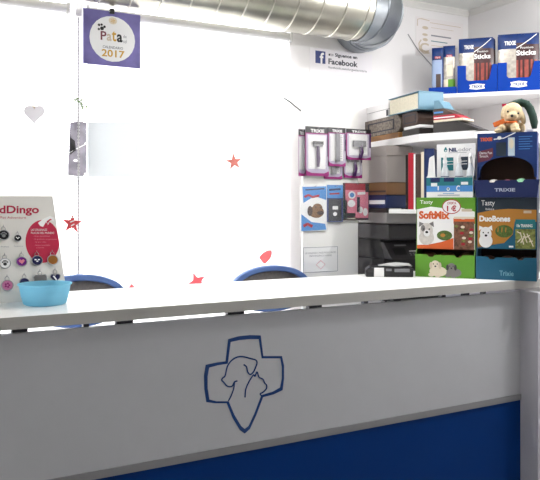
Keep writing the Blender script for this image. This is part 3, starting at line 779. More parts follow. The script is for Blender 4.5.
def tray(px0, px1, pyL, pyC, cut0, cut1, label, group='blue cardboard trays on the top shelf', dep=.15, back=.012, logo=True):
    a = lerpA(px0, back); b = lerpA(px1, back); w = (b - a).length
    r = empty('pouch_tray', (a.x, a.y, ZA + .0245), ang, label, 'tray', group)
    zs = lambda py, q: zat(py, q.x, q.y) - (ZA + .0245)
    hs = zs(pyL, a); hc = zs(pyC, (a + b) / 2)
    m = MB()
    c0 = w * cut0; c1 = w * cut1
    if cut0 > 0: poly = [(0, 0), (w, 0), (w, hs), (c1 + .02, hs), (c1, hc + .01), (c1 - .012, hc), (c0 + .012, hc), (c0, hc + .012), (c0, hs), (0, hs)]
    else: poly = [(0, 0), (w, 0), (w, hs), (0, hs)]
    m.extr(poly, 'y', 0, .002, tblue_m)
    if logo:
        T = FR(0, 0, w, hc, 0, 0, 100, 60)
        m.art(T, [('p', white_m, 1, [(30, 20), (50, 15), (70, 20), (67, 30), (70, 40), (50, 45), (30, 40), (33, 30)]), ('t', tblued_m, 2, 'TRIXIE', 36, 23, 64, 37, .03)])
    m.build('front_wall', r)
    MB().box(0, .002, 0, .002, dep, hs, tblue_m).build('side_wall', r); MB().box(w - .002, .002, 0, w, dep, hs, tblue_m).build('side_wall', r)
    MB().box(.002, dep - .002, 0, w - .002, dep, hs * 1.0, tblue_m).box(.002, .002, 0, w - .002, dep - .002, .002, tblue_m).build('back_wall', r)
    return r, w, a, b
def pouches(r, w, h, n, group, labels, y0=.02, dy=.026, mf=stick_pattern, lab=True, xs=None, pw=.94):
    tx = [('t', white_m, 1, 'TRIXIE', .16, .13, .44, .20, .03), ('t', white_m, 1, 'Premium', .55, .235, .86, .275), ('t', white_m, 1, 'Sticks', .45, .30, .93, .39, .03), ('s', white_m, 1, .015, [(.45, .26), (.6, .2), (.78, .12), (.95, .03)])] if lab else []
    me0 = None
    for k in range(n):
        lx = w / 2 + (xs[k] if xs else (.004 * (k % 2) - .002))
        ly = y0 + dy * k
        p = Vector((lx, ly, .0035)); c, s = cos(r.rotation_euler.z), sin(r.rotation_euler.z)
        loc = (r.location.x + p.x * c - p.y * s, r.location.y + p.x * s + p.y * c, r.location.z + p.z)
        if me0 is None:
            o = pouch_mesh(w * pw, h, .02, mf, tx).build('treat_pouch', smooth=True); me0 = o
        else:
            o = me0.copy(); COL.objects.link(o)
        o.location = loc; o.rotation_euler = (0, 0, r.rotation_euler.z)
        tag(o, labels[min(k, len(labels) - 1)], 'pouch', group)
a_, b_ = lerpA(457.5, .012), lerpA(497.2, .012)
r2, w2_, _, _ = tray(457.3, 497.2, 66, 80.5, .22, .80, 'open blue tray of stick pouches between the slim tray and the right tray')
hp = zat(37, *((a_ + b_) / 2)) - ZA - .03
pouches(r2, w2_ , hp, 5, 'stick pouches in the middle blue tray', ['front stick pouch in the middle blue tray', 'stick pouch standing behind the front pouch of the middle tray'], pw=.86, xs=[-.008, .0, .006, .008, .010])
r3, w3_, a_, b_ = tray(497.6, 540.5, 63, 77.5, .22, .78, 'open blue tray of stick pouches at the right end of the top shelf')
hp = zat(32.5, *((a_ + b_) / 2)) - ZA - .03
pouches(r3, w3_, hp, 4, 'stick pouches in the right blue tray', ['front stick pouch in the right blue tray', 'stick pouch standing behind the front pouch of the right tray'], pw=.96)
r1, w1_, a_, b_ = tray(428.5, 456.6, 87.8, 87.8, 0, 0, 'low blue tray holding two slim pouches at the left end of the top shelf', logo=False, dep=.09)
for px, pt, mf, lb in ((437.5, 47.5, slim_a, 'slim blue pouch with dark dog picture, left in the low tray'), (449, 45.5, slim_b, 'slim silver pouch with green corner, right in the low tray')):
    q = lerpA(px, .045); h = zat(pt, q.x, q.y) - ZA - .03
    o = pouch_mesh(w1_ * .43, h, .02, mf, [('r', red_m, 1, .25, .19, .75, .24), ('t', white_m, 2, 'TRIXIE', .3, .2, .7, .232)]).build('treat_pouch', smooth=True)
    o.location = (q.x, q.y, ZA + .028); o.rotation_euler = (0, 0, ang); tag(o, lb, 'pouch')

# binders on the middle shelf: local x runs towards the viewer along the shelf edge
lang = atan2(B1.y - B0.y, B1.x - B0.x)
def shelf_thing(name, px0, px1, z0, z1, dep, back, label, cat, builder, line=(B0, B1), lng=None):
    a0 = on_line(px0, (line[0].x, line[0].y), (line[1].x, line[1].y)); b0 = on_line(px1, (line[0].x, line[0].y), (line[1].x, line[1].y))
    an = atan2(line[1].y - line[0].y, line[1].x - line[0].x)
    off = Vector((-sin(an), cos(an))) * back
    r = empty(name, (a0.x + off.x, a0.y + off.y, z0), an, label, cat)
    builder(r, (b0 - a0).length, dep, z1 - z0); return r
def b_plain(m, edge=None):
    def f(r, w, d, h):
        MB().box(0, 0, 0, w, d, h, m).build('cover', r, bevel=min(.006, h * .3))
        if edge: MB().box(w * .02, -.0015, h * .18, w * .98, .0, h * .82, edge).build('page_block', r)
    return f
def b_binder(m, pages, spine_right=True):
    def f(r, w, d, h):
        t = .006
        MB().box(0, 0, 0, w, d, t, m).box(0, 0, h - t, w, d, h, m).box(w - .012, 0, t, w, d, h - t, m).build('cover', r, bevel=.002)
        MB().box(w * .03, .006, t, w - .012, d - .01, h - t - .004, pages).build('page_block', r, 'stack of pale pages')
    return f
def b_round(m):
    def f(r, w, d, h):
        pts = [(0, 0), (w - h * .5, 0)] + [(w - h * .5 + h * .5 * sin(t), h / 2 - h / 2 * cos(t)) for t in [pi * i / 10 for i in range(1, 10)]] + [(w - h * .5, h), (0, h)]
        MB().extr(pts, 'y', 0, d, m).build('cover', r, bevel=.002)
        MB().ring([(x, z) for x, z in [(w * .15, h * .2), (w * .85, h * .2), (w * .85, h * .8), (w * .15, h * .8)]], [(w * .18, h * .27), (w * .82, h * .27), (w * .82, h * .73), (w * .18, h * .73)], 'y', -.001, .001, ink_m).build('cover_edging', r)
    return f
shelf_thing('flat_folder', 367, 397, ZB + .001, ZB + .036, .2, .012, 'ochre brown folder lying under the marbled file', 'folder', b_plain(ochre_m, tan_m))
shelf_thing('archive_file', 361, 398, ZB + .0365, ZB + .140, .2, .015, 'marbled grey archive file on the ochre folder', 'file', b_round(marble_m))
shelf_thing('storage_box', 363, 384, ZB + .1405, ZB + .232, .15, .03, 'small pale box on top of the marbled file', 'box', lambda r, w, d, h: (MB().box(0, 0, 0, w, d, h * .55, shelf_m).build('body', r, bevel=.002), MB().box(-.002, -.002, h * .58, w + .002, d + .002, h, shelf_m).box(0, .001, h * .55, w, d, h * .58, grey_m).build('lid', r, bevel=.002), MB().box(w - .02, -.004, h * .1, w, -.002, h * .5, spacer_m).build('label_plate', r)))  # dark plate at the right end stands in for a dark slit
shelf_thing('flat_folder', 399, 416, ZB + .001, ZB + .040, .2, .02, 'black folder at the bottom of the stack beside the marbled file', 'folder', b_plain(blackf_m))
shelf_thing('paper_stack', 400, 416, ZB + .0405, ZB + .058, .19, .022, 'loose white papers between two dark folders', 'papers', b_plain(paper_m))
shelf_thing('ring_binder', 399, 415, ZB + .0585, ZB + .137, .18, .02, 'dark brown round-backed binder under the light blue binder', 'binder', b_round(brown_m))
shelf_thing('ring_binder', 386.5, 417, ZB + .1405, ZB + .243, .16, .012, 'light blue binder with cream pages on top of the stack', 'binder', b_binder(ltblue_m, pages_m))
# second stack beside it, under the tray shelf
D0 = Vector((B1.x + .02, B1.y - .005)); D1 = Vector((B2.x, B2.y + .01))
def wedge(m, edge=None, k=.45):
    def f(r, w, d, h):
        MB().extr([(0, 0), (w, 0), (w, h * .12), (w * (1 - k), h), (0, h)], 'y', 0, d, m).build('cover', r, bevel=.002)
        if edge: MB().box(.004, -.001, h * .3, w * (1 - k), .0, h * .55, edge).build('page_block', r)
    return f
shelf_thing('flat_folder', 432, 477, ZB + .001, ZB + .058, .12, .012, 'long black folder tapering right under the red book', 'folder', wedge(blackf_m), line=(D0, D1))
shelf_thing('paper_stack', 432, 462, ZB + .0585, ZB + .072, .12, .012, 'cream papers between the long black folder and the red book', 'papers', b_plain(cream_m), line=(D0, D1))
shelf_thing('hardback_book', 432, 459, ZB + .0725, ZB + .096, .12, .013, 'dark red book lying on cream papers', 'book', wedge(red_m, paper_m, .2), line=(D0, D1))
shelf_thing('flat_folder', 432, 452, ZB + .0965, ZB + .132, .12, .013, 'dark brown folder lying on the red book', 'folder', wedge(brown_m, skyb_m, .5), line=(D0, D1))
shelf_thing('flat_folder', 432, 442, ZB + .1325, ZB + .18, .11, .02, 'light blue folder on the dark brown folder below the slim tray', 'folder', wedge(ltblue_m, None, .5), line=(D0, D1))

# under the middle shelf: white box on folders, books, tray
xb0, xb1, yb0, yb1 = 2.452, 2.61, .866, 1.27
def ab(name, dims, m, label, cat, extra=None):
    x0_, y0_, z0_, x1_, y1_, z1_ = dims
    r = empty(name, (x0_, y0_, z0_), 0, label, cat)
    MB().box(0, 0, 0, x1_ - x0_, y1_ - y0_, z1_ - z0_, m).build('body', r, bevel=.003)
    if extra: extra(r, x1_ - x0_, y1_ - y0_, z1_ - z0_)
    return r
ab('flat_folder', (xb0, yb0, ZC + .001, xb1 + .02, yb1, ZC + .028), blackf_m, 'black folder at the bottom under the blue folder on the grey shelf', 'folder', lambda r, w, d, h: MB().box(.02, -.001, h * .4, w * .6, 0, h * .95, white_m).build('page_block', r))
ab('flat_folder', (xb0 + .004, yb0 + .01, ZC + .0285, xb1, yb1, ZC + .105), fblue_m, 'navy blue folder below the brown folder on the grey shelf', 'folder', lambda r, w, d, h: MB().box(-.001, .01, h * .3, 0, d - .01, h * .6, paper_m).build('page_block', r))
ab('flat_folder', (xb0 + .002, yb0 + .004, ZC + .1055, xb1 + .02, yb1, ZC + .178), tan_m, 'brown folder directly under the white storage box', 'folder', lambda r, w, d, h: MB().box(-.0012, .006, h * .2, 0, d - .01, h * .35, brown_m).build('cover_edging', r))
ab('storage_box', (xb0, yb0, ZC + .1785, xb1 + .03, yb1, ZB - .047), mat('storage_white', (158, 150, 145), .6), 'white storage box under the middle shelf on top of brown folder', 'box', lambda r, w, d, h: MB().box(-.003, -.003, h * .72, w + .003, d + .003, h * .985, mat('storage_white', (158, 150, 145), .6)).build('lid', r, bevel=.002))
K0 = Vector((2.425, .668)); K1 = Vector((2.545, .532)); kang = atan2(K1.y - K0.y, K1.x - K0.x)
def bk(px0, px1, pyt, m, label, dep=.17):
    a0 = on_line(px0, K0, K1); b0 = on_line(px1, K0, K1)
    h = zat(pyt, a0.x, a0.y) - (ZC + .0225)
    r = empty('standing_book', (a0.x, a0.y, ZC + .0225), kang, label, 'book', 'books standing on the white board')
    w_ = (b0 - a0).length - .0006
    t = min(.0025, w_ * .2)
    MB().box(0, 0, 0, w_, .003, h, m).box(0, .003, 0, t, dep, h, m).box(w_ - t, .003, 0, w_, dep, h, m).build('cover', r)
    MB().box(t, .003, .004, w_ - t, dep - .004, h - .004, paper_m).build('page_block', r)
bk(405.6, 408.2, 155, blackf_m, 'thin black book at the left end of the standing row')
bk(408.3, 413.6, 153, red_m, 'bright red book standing beside the thin black book')
bk(413.7, 415.4, 154, paper_m, 'thin white booklet right of the red book')
bk(415.5, 421.0, 154, brown_m, 'dark brown book standing right of the white booklet')
bk(421.1, 424.0, 152, cream_m, 'cream book standing next to the white bottle display')
bk(424.1, 434.0, 148.5, fblue_m, 'blue book partly hidden behind the white bottle display')

# black printer under the grey shelf
pr = empty('office_printer', (2.452, .864, .9), 0, 'big black office printer under the grey shelf', 'printer')
PH = ZC - .062 - .9 - .004
MB().box(0, 0.02, 0, .46, .41, PH * .55, black_m).box(0, .0, 0, .46, .02, PH * .2, black_m).build('body', pr, bevel=.006)
MB().box(0, -.02, PH * .80, .46, .41, PH, dkgrey_m).build('scanner_lid', pr, bevel=.008)
MB().extr([(.02, PH * .55), (.41, PH * .55), (.41, PH * .80), (.06, PH * .80), (.06, PH * .78)], 'x', 0, .46, black_m).build('upper_body', pr, bevel=.004)
cp = MB().extr([(-.05, PH * .55), (.02, PH * .55), (.058, PH * .77), (.03, PH * .76)], 'x', .0, .25, dkgrey_m)
def TP(x, y, l):
    v = 1 - y; yy_ = -.05 + .08 * v; zz = PH * .55 + PH * .21 * v
    return (.25 * x, yy_ - .002 - l * EPS, zz + .001)
cp.art(TP, [('r', grey_m, 1, .25, .14, .6, .24), ('r', black_m, 1, .15, .35, .5, .75), ('r', white_m, 1, .6, .52, .8, .58)] + [('e', grey_m, 1, .6 + .1 * (k % 3), .68 + .1 * (k // 3), .03, .03) for k in range(6)])
cp.build('control_panel', pr, bevel=0)
MB().box(.05, -.09, PH * .22, .41, .02, PH * .25, dkgrey_m).build('output_tray', pr, bevel=.003)
cabw_m = mat('cabinet_light', (190, 190, 192), .5)
cb2 = empty('printer_cabinet', (2.44, .80, 0), 0, 'low pale cabinet carrying the black printer', 'cabinet')
MB().box(0, .02, .05,   .62, .49, .898, cabw_m).box(.02, .04, 0, .60, .47, .05, black_m).build('body', cb2, bevel=.003)
for k in (0, 1):
    d_ = MB().box(.005 + k * .307, 0, .06, .308 + k * .307, .018, .89, grey_m).build('cabinet_door', cb2, bevel=.002)
    MB().tube([(.28 + k * .05, -.02, .6), (.28 + k * .05, -.02, .75)], .006, chrome_m, 8).build('handle', d_)

# ------------------------------------------------------------------ device on the worktop
A = P(366, 277, z=1.1); B = P(413.5, 277.3, z=1.1); an = atan2(B.y - A.y, B.x - A.x); w = hypot(B.x - A.x, B.y - A.y)
dv = empty('card_terminal', (A.x, A.y, 1.1), an, 'low black device with a white label in front of the printer', 'device')
MB().extr([(0, 0), (w, 0), (w, .045), (w * .5, .052), (.02, .05), (0, .035)], 'y', 0, .085, black_m).build('body', dv, bevel=.004)
MB().art(FR(0, 0, w, .05, 0, 0, 100, 30, yf=-.0008), [('r', white_m, 1, 17, 2, 38, 29)]).build('label', dv, 'white label')
MB().art(FR(0, 0, w, .05, 0, 0, 100, 30, yf=-.0008), [('r', grey_m, 1, 42, 5, 54, 12), ('r', grey_m, 1, 60, 5, 92, 15), ('r', dkgrey_m, 1, 3, 4, 14, 16)]).build('key_strip', dv)
pk = MB(); N = 14; vs = []; fs = []
for i in range(N + 1):
    for j in range(7):
        u, v = i / N, j / 6
        vs.append((w * (.28 + .70 * u), .01 + .06 * v, .0545 + .018 * sin(pi * v) * (.4 + .6 * u) * (1 - (2 * u - 1) ** 6) + .003 * sin(9 * u + 7 * v)))
for i in range(N):
    for j in range(6): a = i * 7 + j; fs.append((a, a + 7, a + 8, a + 1))
pk.add(vs, fs, mat('grey_film', (176, 176, 176), .4)); o = pk.build('crumpled_packet', smooth=True); o.location = dv.location; o.rotation_euler = dv.rotation_euler
o.modifiers.new('solid', 'SOLIDIFY').thickness = .003
tag(o, 'crumpled grey plastic packet lying on the black device', 'packet')

# ------------------------------------------------------------------ treat dispensers on the worktop
def dispenser(A, B, z0, H, bin_py, hdr_py, dep, label, m_bin, m_hdr, art_h, frame_h, art_b, frame_b, m_in, name='treat_dispenser', arch=False, group=None, flare=0.0):
    an = atan2(B.y - A.y, B.x - A.x); w = hypot(B.x - A.x, B.y - A.y)
    r = empty(name, (A.x, A.y, z0), an, label, 'dispenser', group)
    mid = ((A.x + B.x) / 2, (A.y + B.y) / 2)
    hb = zat(bin_py, *mid) - z0; hh = zat(hdr_py, *mid) - z0
    e = flare; sb = .03
    fb = MB()
    nt = [(0, 0), (w, 0), (w + e, hb + .006), (w * .80, hb + .006), (w * .77, hb - .006), (w * .70, hb - .006), (w * .67, hb + .004), (w * .33, hb + .004), (w * .30, hb - .006), (w * .23, hb - .006), (w * .20, hb + .006), (-e, hb + .006)]
    fb.extr(nt, 'y', 0, .003, m_bin)
    fb.art(FR(0, 0, w, hb, *frame_b), art_b)
    fb.build('front_bin', r)
    for s, xx in ((0, 0.0), (1, w - .003)):
        MB().extr([(.003, 0), (dep, 0), (dep, H), (sb, H), (sb, hh), (.012, hb + .012), (.003, hb + .004)], 'x', xx, xx + .003, m_bin if s == 0 else m_hdr).build('side_wall', r)
    MB().box(.003, dep - .003, 0, w - .003, dep, H, m_in).box(.003, .003, 0, w - .003, dep - .003, .003, m_in).build('back_wall', r)
    hd = MB()
    if arch:
        pts = [(.003, hh - .09), (.012, hh - .09)] + [(w / 2 - (w / 2 - .012) * cos(t), hh - .09 + .098 * sin(t) ** .7) for t in [pi * i / 14 for i in range(1, 14)]] + [(w - .012, hh - .09), (w - .003, hh - .09), (w - .003, H), (.003, H)]
        hd.extr(pts, 'y', sb, sb + .003, m_hdr)
    else:
        hd.box(.003, sb, hh, w - .003, sb + .003, H, m_hdr)
        hd.box(.003, sb + .003, hh, w - .003, dep - .003, hh + .003, kraft_m)
    hd.box(.003, sb + .003, H - .003, w - .003, dep - .003, H, m_hdr)
    hd.art(FR(.003, hh, w - .003, H, *frame_h, yf=sb), art_h)
    hd.build('header', r)
    return r, w, hb, an
def filling(r, w, an, n, z, m, label, name='treat_bag', dep=(.05, .15), group=None, rows=1, sz=(.085, .06, .03)):
    c, s = cos(an), sin(an)
    base = None
    for k in range(n):
        lx = w * (k + .5) / n; ly = (dep[0] + dep[1]) / 2
        if base is None:
            b = MB(); b.ell((0, 0, 0), (min(sz[0], w / n * .46), sz[1], sz[2]), m, 14, 8); o = b.build(name, smooth=True); base = o
        else: o = base.copy(); COL.objects.link(o)
        o.location = (r.location.x + lx * c - ly * s, r.location.y + lx * s + ly * c, r.location.z + z + sz[2])
        o.rotation_euler = (0, 0, an); tag(o, label, 'bag', group)
WT = 1.1003
LA_ = P(415.2, 276.4, z=1.1); LB_ = P(537, 281.6, z=1.1)
l2 = lambda px: on_line(px, LA_, LB_)
A = l2(415.2); B = l2(474.6)
AS, BS = A, B
H1 = zat(197.5, *((A.x + B.x) / 2, (A.y + B.y) / 2)) - WT
# sketch frame for the green box: x 40..325, y 40..278
dogface = lambda cx, cy, s, m1, m2, l: [('p', m2, l, [(cx - 1.0 * s, cy - .6 * s), (cx - .95 * s, cy - 1.25 * s), (cx - .3 * s, cy - 1.0 * s)]), ('p', m2, l, [(cx + 1.0 * s, cy - .6 * s), (cx + .9 * s, cy - 1.3 * s), (cx + .3 * s, cy - 1.0 * s)]),
    ('e', m1, l + 1, cx, cy - .2 * s, .85 * s, .9 * s), ('e', m1, l + 1, cx, cy + .7 * s, 1.0 * s, .9 * s), ('e', m2, l + 2, cx - .45 * s, cy - .45 * s, .28 * s, .4 * s), ('e', white_m, l + 3, cx + .05 * s, cy + .15 * s, .42 * s, .42 * s),
    ('e', black_m, l + 4, cx + .05 * s, cy + .02 * s, .2 * s, .15 * s), ('e', black_m, l + 4, cx - .35 * s, cy - .35 * s, .1 * s, .1 * s), ('e', black_m, l + 4, cx + .38 * s, cy - .35 * s, .1 * s, .1 * s)]
art = [('p', white_m, 1, [(40, 95), (110, 82), (180, 90), (250, 84), (325, 105), (325, 278), (40, 278)]), ('t', white_m, 1, 'Tasty', 55, 52, 120, 74, .01), ('r', green_m, 0.5, 40, 40, 41, 41),
       ('t', orange_m, 2, 'SoftMix', 50, 102, 204, 140, .05),
       ('e', red_m, 2, 212, 82, 46, 34), ('e', white_m, 3, 212, 82, 42, 30), ('t', red_m, 4, 'OFERTA', 192, 60, 236, 72, .02), ('t', red_m, 4, '1 €', 190, 76, 236, 104, .04),
       ('p', orange_m, 2, [(40, 262), (100, 258), (160, 246), (222, 226), (222, 278), (40, 278)]), ('p', orange_m, 2, [(222, 134), (270, 140), (325, 130), (325, 160), (222, 160)]),
       ('r', brownpic_m, 3, 224, 150, 322, 278), ('r', cream_m, 4, 224, 128, 322, 138), ('e', mat('treat_green', (82, 106, 44), .6, noise=.4, nscale=120), 3, 178, 215, 38, 23), ('e', amber_m, 4, 170, 214, 12, 8)] + \
      [('e', [olivepic_m, cream_m, red_m][k % 3], 4, 236 + (k * 37) % 76, 172 + (k * 53) % 92, 10, 6) for k in range(12)] + dogface(88, 200, 38, dog_m, doggrey_m, 3) + [('r', beige_m, 3, 262, 92, 312, 104)]
artb = []
for cx_, cy_, k_, m1_, m2_ in ((128, 376, 1.0, cream_m, beige_m), (212, 384, .86, doggrey_m, dkgrey_m)):
    artb += [('e', m1_, 1, cx_ + 14 * k_, cy_ + 34 * k_, 46 * k_, 26 * k_), ('e', m1_, 2, cx_ - 22 * k_, cy_ + 52 * k_, 16 * k_, 10 * k_), ('e', m1_, 2, cx_ + 12 * k_, cy_ + 54 * k_, 16 * k_, 10 * k_),
             ('e', m1_, 3, cx_, cy_, 24 * k_, 22 * k_), ('e', m2_, 4, cx_ - 24 * k_, cy_ + 4 * k_, 8 * k_, 17 * k_), ('e', m2_, 4, cx_ + 24 * k_, cy_ + 4 * k_, 8 * k_, 17 * k_), ('e', m1_, 5, cx_, cy_ + 12 * k_, 13 * k_, 11 * k_),
             ('e', black_m, 6, cx_, cy_ + 8 * k_, 5 * k_, 4 * k_), ('e', black_m, 6, cx_ - 10 * k_, cy_ - 4 * k_, 3 * k_, 3 * k_), ('e', black_m, 6, cx_ + 10 * k_, cy_ - 4 * k_, 3 * k_, 3 * k_)]
r, w, hb, an = dispenser(A, B, WT, H1, 256, 249.5, .17, 'green and white treat dispenser with a terrier picture on the worktop', green_m, green_m, art, (40, 40, 325, 278), artb, (20, 330, 330, 440), kraft_m)
filling(r, w, an, 3, .06, brownpic_m, 'brown treat bag inside the green dispenser', group='treat bags in the green dispenser')
A = l2(476); B = l2(536.8)
AD, BD = A, B
H2 = zat(197.5, *((A.x + B.x) / 2, (A.y + B.y) / 2)) - WT
art = [('p', amber_m, 1, [(40, 112), (120, 98), (200, 92), (345, 96), (345, 150), (235, 150), (225, 210), (180, 250), (40, 275)]), ('p', teal_m, 1, [(40, 268), (180, 250), (225, 215), (235, 150), (345, 150), (345, 278), (40, 278)]),
       ('t', white_m, 1, 'Tasty', 60, 52, 132, 84, .01), ('t', white_m, 1, 'bites', 84, 88, 128, 98), ('t', white_m, 2, 'DuoBones', 50, 124, 212, 152, .05),
       ('r', olivepic_m, 3, 238, 184, 340, 275), ('r', tealg_m, 3, 238, 140, 340, 182), ('t', white_m, 4, '10x TRAINING', 245, 162, 325, 176, .02), ('e', mat('treat_green', (82, 106, 44)), 3, 180, 196, 46, 29), ('r', beige_m, 2, 280, 100, 320, 112), ('r', white_m, 2, 205, 262, 228, 270)] + \
      [('s', cream_m, 4, 5, [(246 + (k * 31) % 76, 196 + (k * 23) % 66), (264 + (k * 31) % 76, 204 + (k * 17) % 60)]) for k in range(10)] + [('s', amber_m, 4, 5, [(150 + 20 * k, 178), (148 + 20 * k, 200)]) for k in range(3)] + \
      dogface(84, 216, 36, white_m, white_m, 3)
artb = [('t', mat('teal_pale', (120, 170, 186), .5), 1, 'Trixie', 146, 402, 220, 428, .01)]
r, w, hb, an = dispenser(A, B, WT, H2, 258.5, 249.5, .19, 'teal treat dispenser with a white dog picture at the right end of the worktop', teal_m, slate_m, art, (40, 40, 345, 278), artb, (22, 340, 338, 450), kraft_m)
filling(r, w, an, 3, .05, brownpic_m, 'brown treat bag inside the teal dispenser', group='treat bags in the teal dispenser')
# navy dispenser standing on the teal one
z3 = WT + H2 + .0006
An = Vector((AD.x, AD.y)); Bn = Vector((BD.x, BD.y)); dirn = (Bn - An).normalized(); nrm2 = Vector((-dirn.y, dirn.x))
A = An + nrm2 * .012; B = Bn + nrm2 * .012
H3 = zat(132, *((A + B) / 2)) - z3
art = [('t', orange_m, 1, 'TRIXIE', 50, 206, 102, 224, .04), ('p', mat('print_maroon', (104, 44, 62), .5), 1, [(40, 275), (105, 258), (105, 300), (88, 318), (40, 330)]), ('t', white_m, 2, 'Denta Fun', 48, 276, 100, 288), ('t', white_m, 2, 'Snack', 48, 292, 86, 304),
       ('r', slate_m, 1, 118, 232, 160, 300), ('r', mat('print_pale', (190, 206, 216), .5), 1, 168, 210, 196, 300), ('e', cream_m, 2, 182, 240, 10, 26), ('s', white_m, 2, 5, [(108, 216), (150, 212), (200, 186)]), ('e', white_m, 2, 132, 210, 9, 9)] + \
      [('r', skyb_m, 1, 212, 206 + 12 * k, 268 - (k % 2) * 10, 209 + 12 * k) for k in range(6)]
artb = [('t', mat('print_silver', (190, 196, 212), .4, .3), 1, 'TRIXIE', 104, 434, 196, 450, .03)]
r, w, hb, an = dispenser(A, B, z3, H3, 181, 158, .165, 'navy snack dispenser with arched opening standing on the teal dispenser', navyd_m, navyb_m, art, (40, 185, 285, 312), artb, (22, 400, 290, 478), kraft_m, arch=True, flare=.012)
TRX = (A, B, z3 + H3, an, w)
c, s = cos(an), sin(an)
for lx, ly, m_, lb, sz in ((w * .28, .05, mat('wrap_white', (214, 206, 200), .35), 'white wrapped snack inside the navy dispenser', .03), (w * .5, .06, pink_m, 'pale pink wrapped snack inside the navy dispenser', .028), (w * .74, .05, mat('wrap_mint', (140, 200, 160), .35), 'mint green wrapped snack inside the navy dispenser', .034)):
    o = MB().ell((0, 0, 0), (sz, .028, sz * .75), m_, 14, 8).build('wrapped_snack', smooth=True)
    o.location = (r.location.x + lx * c - ly * s, r.location.y + lx * s + ly * c, z3 + hb - .012)
    tag(o, lb, 'snack')
for lx in (.25, .5, .75):
    o = MB().ell((0, 0, 0), (.033, .03, .03), brownpic_m, 12, 8).build('treat_bag', smooth=True); ly = .055
    hh_ = (hb - .012 - .026) ; o.scale = (1, 1, hh_ / .06)
    o.location = (r.location.x + lx * w * c - ly * s, r.location.y + lx * w * s + ly * c, z3 + .003 + hh_ / 2)
    tag(o, 'brown treat bag low inside the navy dispenser', 'bag', 'treat bags in the navy dispenser')

# ------------------------------------------------------------------ white bottle display on the green box
An = Vector((AS.x, AS.y)); Bn = Vector((BS.x, BS.y)); dirn = (Bn - An).normalized(); nrm2 = Vector((-dirn.y, dirn.x))
A0 = An + nrm2 * .034; B0_ = Bn + nrm2 * .034
A = on_line(426.5, A0, B0_); B = on_line(473, A0, B0_)
z4_ = WT + H1 + .0006
an = atan2(B.y - A.y, B.x - A.x); w = (B - A).length
nd = empty('bottle_display', (A.x, A.y, z4_), an, 'white and teal card display of spray bottles on the green dispenser', 'display')
mid = (A + B) / 2
hf = zat(177, *mid) - z4_; hb_ = zat(142.5, *mid) - z4_
fr = MB().box(0, 0, 0, w, .002, hf, white_m)
fr.art(FR(0, 0, w, hf, 120, 285, 468, 428), [('r', tealg_m, 1, 120, 288, 466, 345), ('r', skyb_m, 1, 120, 345, 466, 388), ('r', navyd_m, 2, 150, 288, 222, 320), ('r', navyd_m, 2, 252, 288, 330, 318), ('r', white_m, 3, 155, 326, 202, 350), ('r', white_m, 3, 380, 320, 432, 340), ('r', navyb_m, 1, 205, 410, 370, 414), ('r', skyb_m, 1, 245, 398, 330, 402), ('e', white_m, 2, 285, 370, 12, 12), ('e', tealg_m, 3, 285, 368, 6, 7), ('t', white_m, 2, '1', 205, 348, 215, 378, .02), ('t', white_m, 2, 'C', 345, 345, 372, 384, .02)])
fr.build('front_wall', nd)
bdw = MB().box(w * .15, .095, 0, w, .097, hb_, white_m)
bdw.art(FR(w * .15, 0, w, hb_, 172, 45, 468, 428, yf=.095), [('p', tealg_m, 1, [(240, 62), (254, 84), (250, 98), (236, 102), (226, 94), (228, 82)]), ('e', white_m, 2, 241, 92, 6, 5), ('t', navyd_m, 1, 'NIL', 265, 72, 332, 100, .05), ('t', inkg_m, 1, 'odor', 338, 72, 436, 98, 0), ('r', inkg_m, 1, 262, 106, 400, 109),
    ('r', tealg_m, 1, 205, 140, 300, 235), ('r', slate_m, 1, 345, 138, 412, 232), ('s', white_m, 2, 4, [(240, 170), (300, 168)]), ('s', white_m, 2, 4, [(240, 190), (300, 188)]), ('s', white_m, 2, 4, [(350, 170), (405, 168)]), ('s', white_m, 2, 4, [(350, 190), (405, 188)])])
bdw.build('header', nd)
MB().extr([(.002, 0), (.095, 0), (.095, hf * 1.9), (.07, hf * 2.0), (.03, hf * 1.1), (.002, hf)], 'x', 0, .002, white_m).build('side_wall', nd)
MB().extr([(.002, 0), (.095, 0), (.095, hf * 1.9), (.07, hf * 2.0), (.03, hf * 1.1), (.002, hf)], 'x', w - .002, w, white_m).build('side_wall', nd)
MB().box(.002, .002, 0, w - .002, .095, .002, white_m).build('floor_card', nd)
MB().extr([(.003, hf * .6), (.046, hf * .6), (.040, hf * 1.2), (.036, hf * 2.1), (.014, hf * 2.0)], 'y', .014, .0155, white_m).build('side_wing', nd)
c, s = cos(an), sin(an)
white_b = mat('bottle_white', (214, 218, 222), .35)
bottle = None
